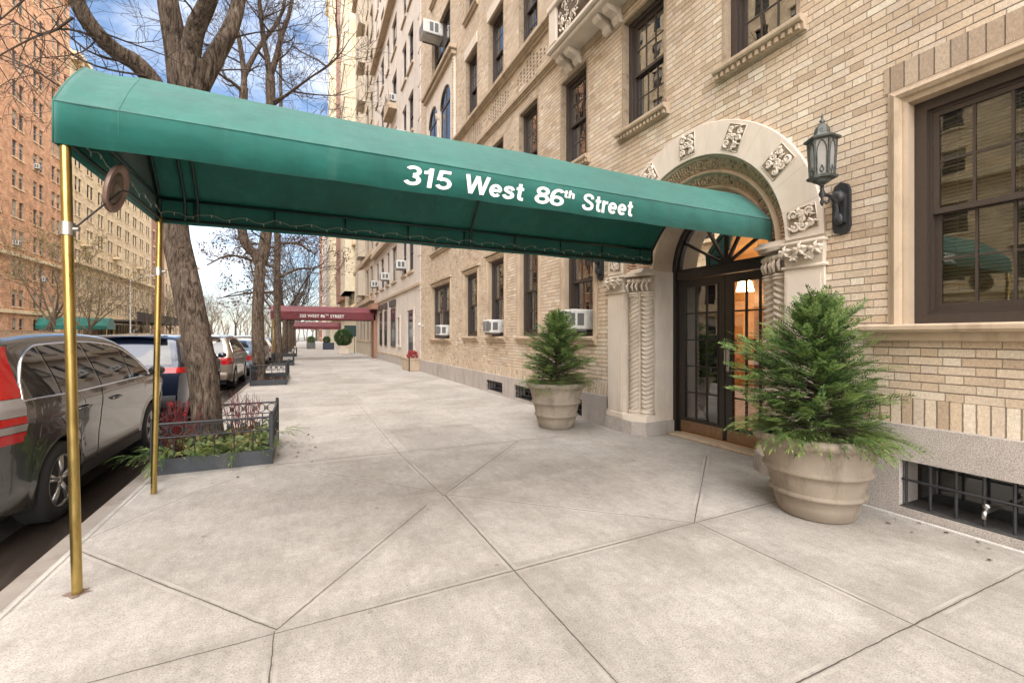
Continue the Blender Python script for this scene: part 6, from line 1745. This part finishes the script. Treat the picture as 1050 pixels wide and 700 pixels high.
M['paint_grey'] = paint('grey_green_metallic', (.078,.080,.078), .7, .22)
M['paint_navy'] = paint('navy_metallic', (.009,.015,.034), .5, .25)
M['paint_tan'] = paint('champagne_metallic', (.33,.27,.21), .6, .28)
M['paint_blue'] = paint('pale_blue_metallic', (.20,.26,.33), .6, .3)
M['paint_white'] = paint('white_paint', (.66,.64,.60), .0, .3)
M['paint_black'] = paint('black_paint', (.015,.015,.018), .2, .25)
M['paint_yellow'] = paint('taxi_yellow', (.62,.48,.02), .0, .35)
car('parked_suv', 'dark grey SUV with tall red tail lamps, closest to the camera at the kerb', 'SUV', (-2.86, 4.45, ZR), SUV, 'paint_grey', 'tall')
car('parked_suv', 'dark navy SUV parked just beyond the grey one, half hidden by the big tree trunk', 'SUV', (-2.88, 10.0, ZR), SUV, 'paint_navy', 'slim', cladding=True, chrome=False, group='cars parked along the near kerb')
car('parked_car', 'champagne car right behind the big tree trunk, past the navy SUV', 'car', (-2.85, 15.7, ZR), SUV, 'paint_tan', 'car', detail=1)
car('parked_car', 'pale blue sedan with bright red tail lamp beside the second fenced bed', 'car', (-2.80, 21.2, ZR), SEDAN, 'paint_blue', 'car', detail=1)
car('parked_suv', 'white SUV beyond the pale blue sedan, left of the forked tree', 'SUV', (-2.80, 26.8, ZR), SUV, 'paint_white', 'slim', detail=1)
car('parked_car', 'white sedan parked in line beyond the white SUV', 'car', (-2.80, 32.3, ZR), SEDAN, 'paint_white', 'car', detail=1)
car('parked_car', 'black sedan at the far end of the kerbside row', 'car', (-2.80, 38, ZR), SEDAN, 'paint_black', 'car', detail=1)
car('taxi', 'yellow taxi on the road beyond the parked cars, left of the forked tree', 'taxi', (-6.2, 33, ZR), SUV, 'paint_yellow', 'slim', detail=1, group=None)
for k, (y, sp_s, c_, lb) in enumerate([(50,SUV,'paint_white','white SUV parked across the street near the budding trees'),(56,SEDAN,'paint_black','black sedan parked across the street, left of the green canopy'),(62.5,SEDAN,'paint_tan','champagne sedan parked across the street before the green canopy'),(74,SUV,'paint_grey','grey SUV parked across the street just past the green canopy'),(81,SEDAN,'paint_white','white sedan parked across the street by the scaffold shed'),(88,SUV,'paint_black','black SUV parked across the street by the scaffold shed')]):
    car('parked_car', lb, 'car', (-19.7, y, ZR), sp_s, c_, 'car', detail=0, group='cars parked across the street')

# ------------------------------------------------------------------ tree-pit guards and planting
def guard(label, x0, x1, y0, y1, base=.17, h=.55, rings=True, posts=True, solid=True):
    t = thing('tree_pit_fence', label, 'fence', ((x0+x1)/2, (y0+y1)/2, 0), 'low iron fences round the tree beds')
    sides = [((x0,y0),(x1,y0)),((x1,y0),(x1,y1)),((x0,y1),(x1,y1)),((x0,y0),(x0,y1))]
    for i, (a, b) in enumerate(sides):
        A, B = Vector((*a,0)), Vector((*b,0)); L = (B-A).length; d = (B-A)/L; n = Vector((-d.y,d.x,0))
        mb = MB()
        def bar(p, q, r=.009): mb.tube([p, q], r, 6)
        Z = Vector((0,0,1))
        bar(A+Z*h, B+Z*h, .013); bar(A+Z*(h-.15), B+Z*(h-.15), .008)
        k = max(2, int(L/.135)); 
        for j in range(k):
            c = A+d*(L*(j+.5)/k)+Z*(h-.075)
            if rings:
                mb.tube([c+(d*math.cos(w)+Z*math.sin(w))*.058 for w in [2*PI*m/16 for m in range(17)]], .0055, 5)
                for e in (-1, 1): mb.tube([c+d*e*.058+(d*math.cos(w)*.012+Z*math.sin(w)*.028) for w in [2*PI*m/8 for m in range(9)]], .004, 4)
        k2 = max(2, int(L/.17))
        for j in range(1, k2): p = A+d*L*j/k2; bar(p+Z*(base-.01), p+Z*(h-.15), .0075)
        mb.build('railing', M['iron'], t)
        if solid:
            mb = MB(); o = n*.012
            vs = [A-o, B-o, B+o, A+o]; mb.add([tuple(v+Z*.0) for v in vs]+[tuple(v+Z*base) for v in vs], [(0,1,2,3),(7,6,5,4),(0,4,5,1),(1,5,6,2),(2,6,7,3),(3,7,4,0)]); mb.build('base_plate', M['iron_base'], t)
    for a in ((x0,y0),(x1,y0),(x1,y1),(x0,y1)):
        mb = MB(); mb.bevbox(a[0]-.022,a[0]+.022,a[1]-.022,a[1]+.022,0,h+.035,.004); mb.ball((a[0],a[1],h+.045), .022, 8); mb.build('post', M['iron'], t)
    return t
guard('black ringed iron fence round the big leaning tree, nearest the camera', -1.475, -.35, 6.0, 7.35)
guard('low iron fence round the bed of the forked tree', -1.46, -.5, 15.6, 18.6, h=.62)
guard('low iron fence round the third bed, at the slim straight tree', -1.46, -.5, 25.8, 28.4, h=.62)
guard('farthest low iron fence, under the maroon canopy\'s kerb end', -1.46, -.5, 37, 39.5, h=.62)
q = random.Random(15); npr = np.array
poses = []
for k in range(1500):
    x, y = q.uniform(-1.44,-.38), q.uniform(6.03,7.3)
    if math.hypot(x+1.12, y-6.8) < .24: continue
    poses.append((npr([x,y,.10+q.uniform(0,.14)+.05*math.sin(x*9)*math.sin(y*8)]), npr([q.uniform(-1,1),q.uniform(-1,1),q.uniform(.0,.9)]), npr([q.uniform(-1,1),q.uniform(-1,1),1.]), q.uniform(.05,.095)))
V, F = scatter([(-.32,.35,0),(0,0,0),(.32,.35,0),(.25,.75,.05),(0,1,0),(-.25,.75,.05)], [(1,2,3,4,5,0)], poses)
o = np_mesh('ground_cover', V, F, M['ivy'], None); tag(o, 'yellow-green leafy ground cover filling the near fenced bed', kind='stuff')
V, F = scatter([(-.5,0,0),(0,-.7,.1),(.5,0,0),(0,.8,.12)], [(0,1,2,3)], [(npr([q.uniform(-1.4,-.55),q.uniform(a,b),-.02+q.uniform(0,.06)]), npr([q.uniform(-1,1),q.uniform(-1,1),q.uniform(-.2,.3)]), npr([q.uniform(-.5,.5),q.uniform(-.5,.5),1.]), q.uniform(.04,.08)) for a, b in ((15.7,18.5),(25.9,28.3)) for _ in range(420)])
o = np_mesh('leaf_litter', V, F, M['brownleaf'], None); tag(o, 'dry leaf litter in the farther tree beds', kind='stuff')
boughs(-1.25, 6.18, .20, .30, 'fir boughs hanging over the street-side corner of the near fenced bed', 31, n=30, name='fir_boughs', lmin=.18, lmax=.30)
boughs(-.62, 6.25, .17, .26, 'fir boughs lying at the sidewalk-side corner of the near fenced bed', 32, n=24, name='fir_boughs', lmin=.15, lmax=.25)
boughs(-.42, 6.85, .17, .22, 'fir boughs poking out through the side rail of the near fenced bed', 33, n=18, name='fir_boughs', lmin=.15, lmax=.25)
def twigs(x, y, lab, seed, n=26, h=.62):
    q = random.Random(seed); t = thing('red_twig_bush', lab, 'bush', (x, y, .05), 'red-stemmed twigs in the near bed')
    mb = MB()
    for k in range(n):
        a = q.uniform(0, 6.28); r = q.uniform(0,.10); s_ = q.uniform(.05,.26)
        p = [Vector((x+r*math.cos(a), y+r*math.sin(a), .05))]
        for j in range(1, 5): p.append(p[0]+Vector((math.cos(a)*s_*j/4+q.uniform(-.02,.02), math.sin(a)*s_*j/4+q.uniform(-.02,.02), h*q.uniform(.85,1.1)*j/4)))
        mb.tube(p, [.0062,.0055,.0045,.0035,.002], 5)
        for j in (2,3): mb.tube([p[j], p[j]+Vector((q.uniform(-.09,.09),q.uniform(-.09,.09),q.uniform(.10,.2)))], [.0035,.0015], 4)
    mb.build('stems', M['redtwig'], t)
    return t
twigs(-.72, 6.75, 'red-stemmed twigs standing right of the big tree trunk in the near bed', 5, 24, .68)
twigs(-1.36, 6.35, 'red-stemmed twigs standing left of the big tree trunk in the near bed', 6, 20, .60)
# red ribbon-like cluster left of trunk in the photo is berries on twigs
t = thing('berry_twigs', 'dark red berry twigs beside the big trunk, street side of the near bed', 'bush', (-1.40, 6.9, .05))
mb = MB(); q = random.Random(19)
for k in range(26):
    mb.ball((-1.40+q.gauss(0,.07), 6.7+q.gauss(0,.12), .30+q.uniform(0,.42)), q.uniform(.009,.016), 5)
mb.build('berries', M['redlens'], t)
mb = MB()
for k in range(18): a = q.uniform(0,6.28); mb.tube([(-1.40,6.72,.05),(-1.40+.12*math.cos(a),6.72+.15*math.sin(a),.70)], .005, 4)
mb.build('stems', M['redtwig'], t)

# ------------------------------------------------------------------ things farther up the sidewalk
def leaf_ball(t, c, r, n, size, mat, q, name='foliage', sq=1):
    poses = []
    for k in range(n):
        v = Vector((q.gauss(0,1),q.gauss(0,1),q.gauss(0,1))).normalized(); rr = r*q.uniform(.72,1.05)*(1+.08*math.sin(v.x*7)*math.cos(v.z*6))
        poses.append((npr([c[0]+v.x*rr, c[1]+v.y*rr, c[2]+v.z*rr*sq]), npr([v.x+q.uniform(-.8,.8), v.y+q.uniform(-.8,.8), v.z+q.uniform(-.5,.8)]), npr([v.x,v.y,v.z]), size*q.uniform(.7,1.3)))
    V, F = scatter([(-.35,.3,0),(0,0,0),(.35,.3,0),(0,1,.1)], [(1,2,3,0)], poses); return np_mesh(name, V, F, M[mat], t)
q = random.Random(33)
px_, py_ = 3.05, 40.5
t = thing('planter_box', 'square pale planter under the round green bush, beyond the maroon canopy', 'planter', (px_, py_, 0))
mb = MB(); mb.bevbox(px_-.42,px_+.42,py_-.42,py_+.42,0,.72,.03); mb.bevbox(px_-.47,px_+.47,py_-.47,py_+.47,.62,.74,.02); mb.build('box', M['stone_face'], t)
t = thing('clipped_bush', 'round dark green clipped bush in the square planter beyond the maroon canopy', 'bush', (px_, py_, .7))
leaf_ball(t, (px_,py_,1.42), .68, 3800, .10, 'box', q); mb = MB(); mb.tube([(px_,py_,.65),(px_,py_,1.4)], .04, 6); mb.build('stem', M['twig'], t)
t = thing('menu_sign', 'dark green board standing behind the round clipped bush', 'sign', (3.9, 42.6, 0))
mb = MB(); mb.box(3.3,4.3,42.55,42.62,1.5,2.5); mb.build('board', simple('dark_green_board',(.02,.05,.04),.6), t)
mb = MB(); mb.tube([(3.45,42.6,0),(3.45,42.6,1.5)], .03, 6); mb.tube([(4.15,42.6,0),(4.15,42.6,1.5)], .03, 6); mb.build('stand', M['iron'], t)
t = thing('flower_box', 'tan stone box of red flowers against the wall where the two houses meet', 'flower box', (4.3, 19.6, 0))
mb = MB(); mb.bevbox(4.12,4.58,19.3,20.9,0,.52,.02); mb.box(4.10,4.6,19.27,20.93,.50,.55); mb.build('box', M['stone_trim'], t)
mb = MB(); mb.box(4.09,4.13,19.25,19.30,0,.62); mb.build('iron_edge', M['iron'], t)
leaf_ball(t, (4.35,19.75,.66), .20, 500, .07, 'flower', q, 'flowers'); 
t = thing('planter_box', 'dark blue planter with a small leafy shrub far up the sidewalk', 'planter', (2.6, 56, 0))
mb = MB(); mb.bevbox(2.0,3.2,55.6,56.4,0,.8,.04); mb.build('box', simple('dark_blue_box',(.03,.04,.06),.6), t)
t = thing('shrub', 'small leafy shrub standing in the dark blue planter far up the sidewalk', 'shrub', (2.2, 56, 1))
leaf_ball(t, (2.4,56,1.1), .33, 700, .14, 'box', q); mb = MB(); mb.tube([(2.2,56,.9),(2.2,56,1.5)], .04, 5); mb.build('stem', M['twig'], t)
t = thing('planter_box', 'grey planter with a loose green shrub by the small red canopy', 'planter', (.8, 60, 0))
mb = MB(); mb.bevbox(.3,1.3,59.6,60.4,0,.8,.04); mb.build('box', M['acg'], t)
t = thing('shrub', 'loose green shrub in the grey planter by the small red canopy', 'shrub', (.8, 60, .8))
leaf_ball(t, (.8,60,1.1), .38, 700, .15, 'needle', q); mb = MB(); mb.tube([(.8,60,.7),(.8,60,1.5)], .04, 5); mb.build('stem', M['twig'], t)
t = thing('wall_light', 'small white light fixture on the brick wall at the corner with the limestone house', 'light', (4.61, 18.7, 1.95))
mb = MB(); mb.tube([(4.61,18.7,1.95),(4.45,18.7,1.97)], .03, 8); mb.ball((4.42,18.7,2.0), .08, 10); mb.build('fitting', M['acw'], t, smooth=True)

# ------------------------------------------------------------------ light, sky, camera
SUN_EL, SUN_AZ = 52, 188    # azimuth clockwise from +Y: behind the camera, slightly to the street side
w_ = bpy.data.worlds.new('World'); scene.world = w_; w_.use_nodes = True
nt = w_.node_tree; nt.nodes.clear(); g = N(nt)
sky = g.n('ShaderNodeTexSky', sky_type='NISHITA'); sky.sun_disc = False
sky.sun_elevation = R(SUN_EL); sky.sun_rotation = R(SUN_AZ); sky.air_density = 1.0; sky.dust_density = 1.2; sky.ozone_density = 1.4
co = g.co('Generated')
cl = g.noise(g.mapping(co, sc=(1.0,1.0,2.6), loc=(.3,.2,.1)), 2.6, 8, .62, .3)
mask = g.ramp(cl, [(.42, 0), (.62, 1)])
sp_z = g.n('ShaderNodeSeparateXYZ'); g.link(co, sp_z.inputs[0])
col = g.mix(g.math('MULTIPLY', mask, .62), sky.outputs[0], (7.0,7.1,7.4))
bg = g.n('ShaderNodeBackground'); g.link(col, bg.inputs[0]); bg.inputs[1].default_value = .056
out = g.n('ShaderNodeOutputWorld'); g.link(bg.outputs[0], out.inputs[0])
ld = bpy.data.lights.new('sun', 'SUN'); ld.energy = 3.2; ld.angle = R(130); ld.color = (1.0, .955, .90)
lo = bpy.data.objects.new('sun', ld); C.objects.link(lo)
az, el = R(SUN_AZ), R(SUN_EL)
dirv = Vector((math.sin(az)*math.cos(el), math.cos(az)*math.cos(el), math.sin(el)))
lo.rotation_euler = dirv.to_track_quat('Z', 'Y').to_euler(); lo.location = (0,-10,30)
cd = bpy.data.cameras.new('camera'); cam = bpy.data.objects.new('camera', cd); C.objects.link(cam)
cd.sensor_width = 36; cd.lens = 458/1050*36; cd.shift_y = -5/1050; cd.clip_start = .05; cd.clip_end = 2000
cam.location = (0,0,1.5); cam.rotation_euler = (PI/2, 0, -R(25))
scene.camera = cam
vs = scene.view_settings; vs.view_transform = 'Standard'; vs.look = 'None'; vs.gamma = 1; vs.exposure = 2.19; vs.use_curve_mapping = False
scene.render.engine = 'CYCLES'
cy_ = scene.cycles; cy_.max_bounces = 6; cy_.diffuse_bounces = 3; cy_.glossy_bounces = 3; cy_.transparent_max_bounces = 12; cy_.transmission_bounces = 3
cy_.sample_clamp_indirect = 4; cy_.use_denoising = True; cy_.caustics_reflective = False; cy_.caustics_refractive = False
# a few dry leaves blown along the base of the wall, the bed and the kerb
q = random.Random(91); poses = []
for k in range(44):
    r_ = q.random()*.8
    if r_ < .35: x, y = q.uniform(4.1,4.48), q.uniform(1.2,2.0) if q.random() < .3 else q.uniform(6.3,16)
    elif r_ < .75: x, y = q.uniform(-.33,.15), q.uniform(5.7,8.0)
    else: x, y = q.uniform(-1.4,-.6), q.uniform(2.4,5.9)
    poses.append((npr([x,y,.009]), npr([q.uniform(-1,1),q.uniform(-1,1),q.uniform(-.1,.2)]), npr([q.uniform(-.3,.3),q.uniform(-.3,.3),1.]), q.uniform(.018,.035)))
V, F = scatter([(-.5,0,0),(0,-.7,.1),(.5,0,.05),(0,.8,.12)], [(0,1,2,3)], poses)
o = np_mesh('leaf_litter', V, F, M['brownleaf'], None); tag(o, 'few dry leaves scattered on the sidewalk by the wall and bed', kind='stuff')
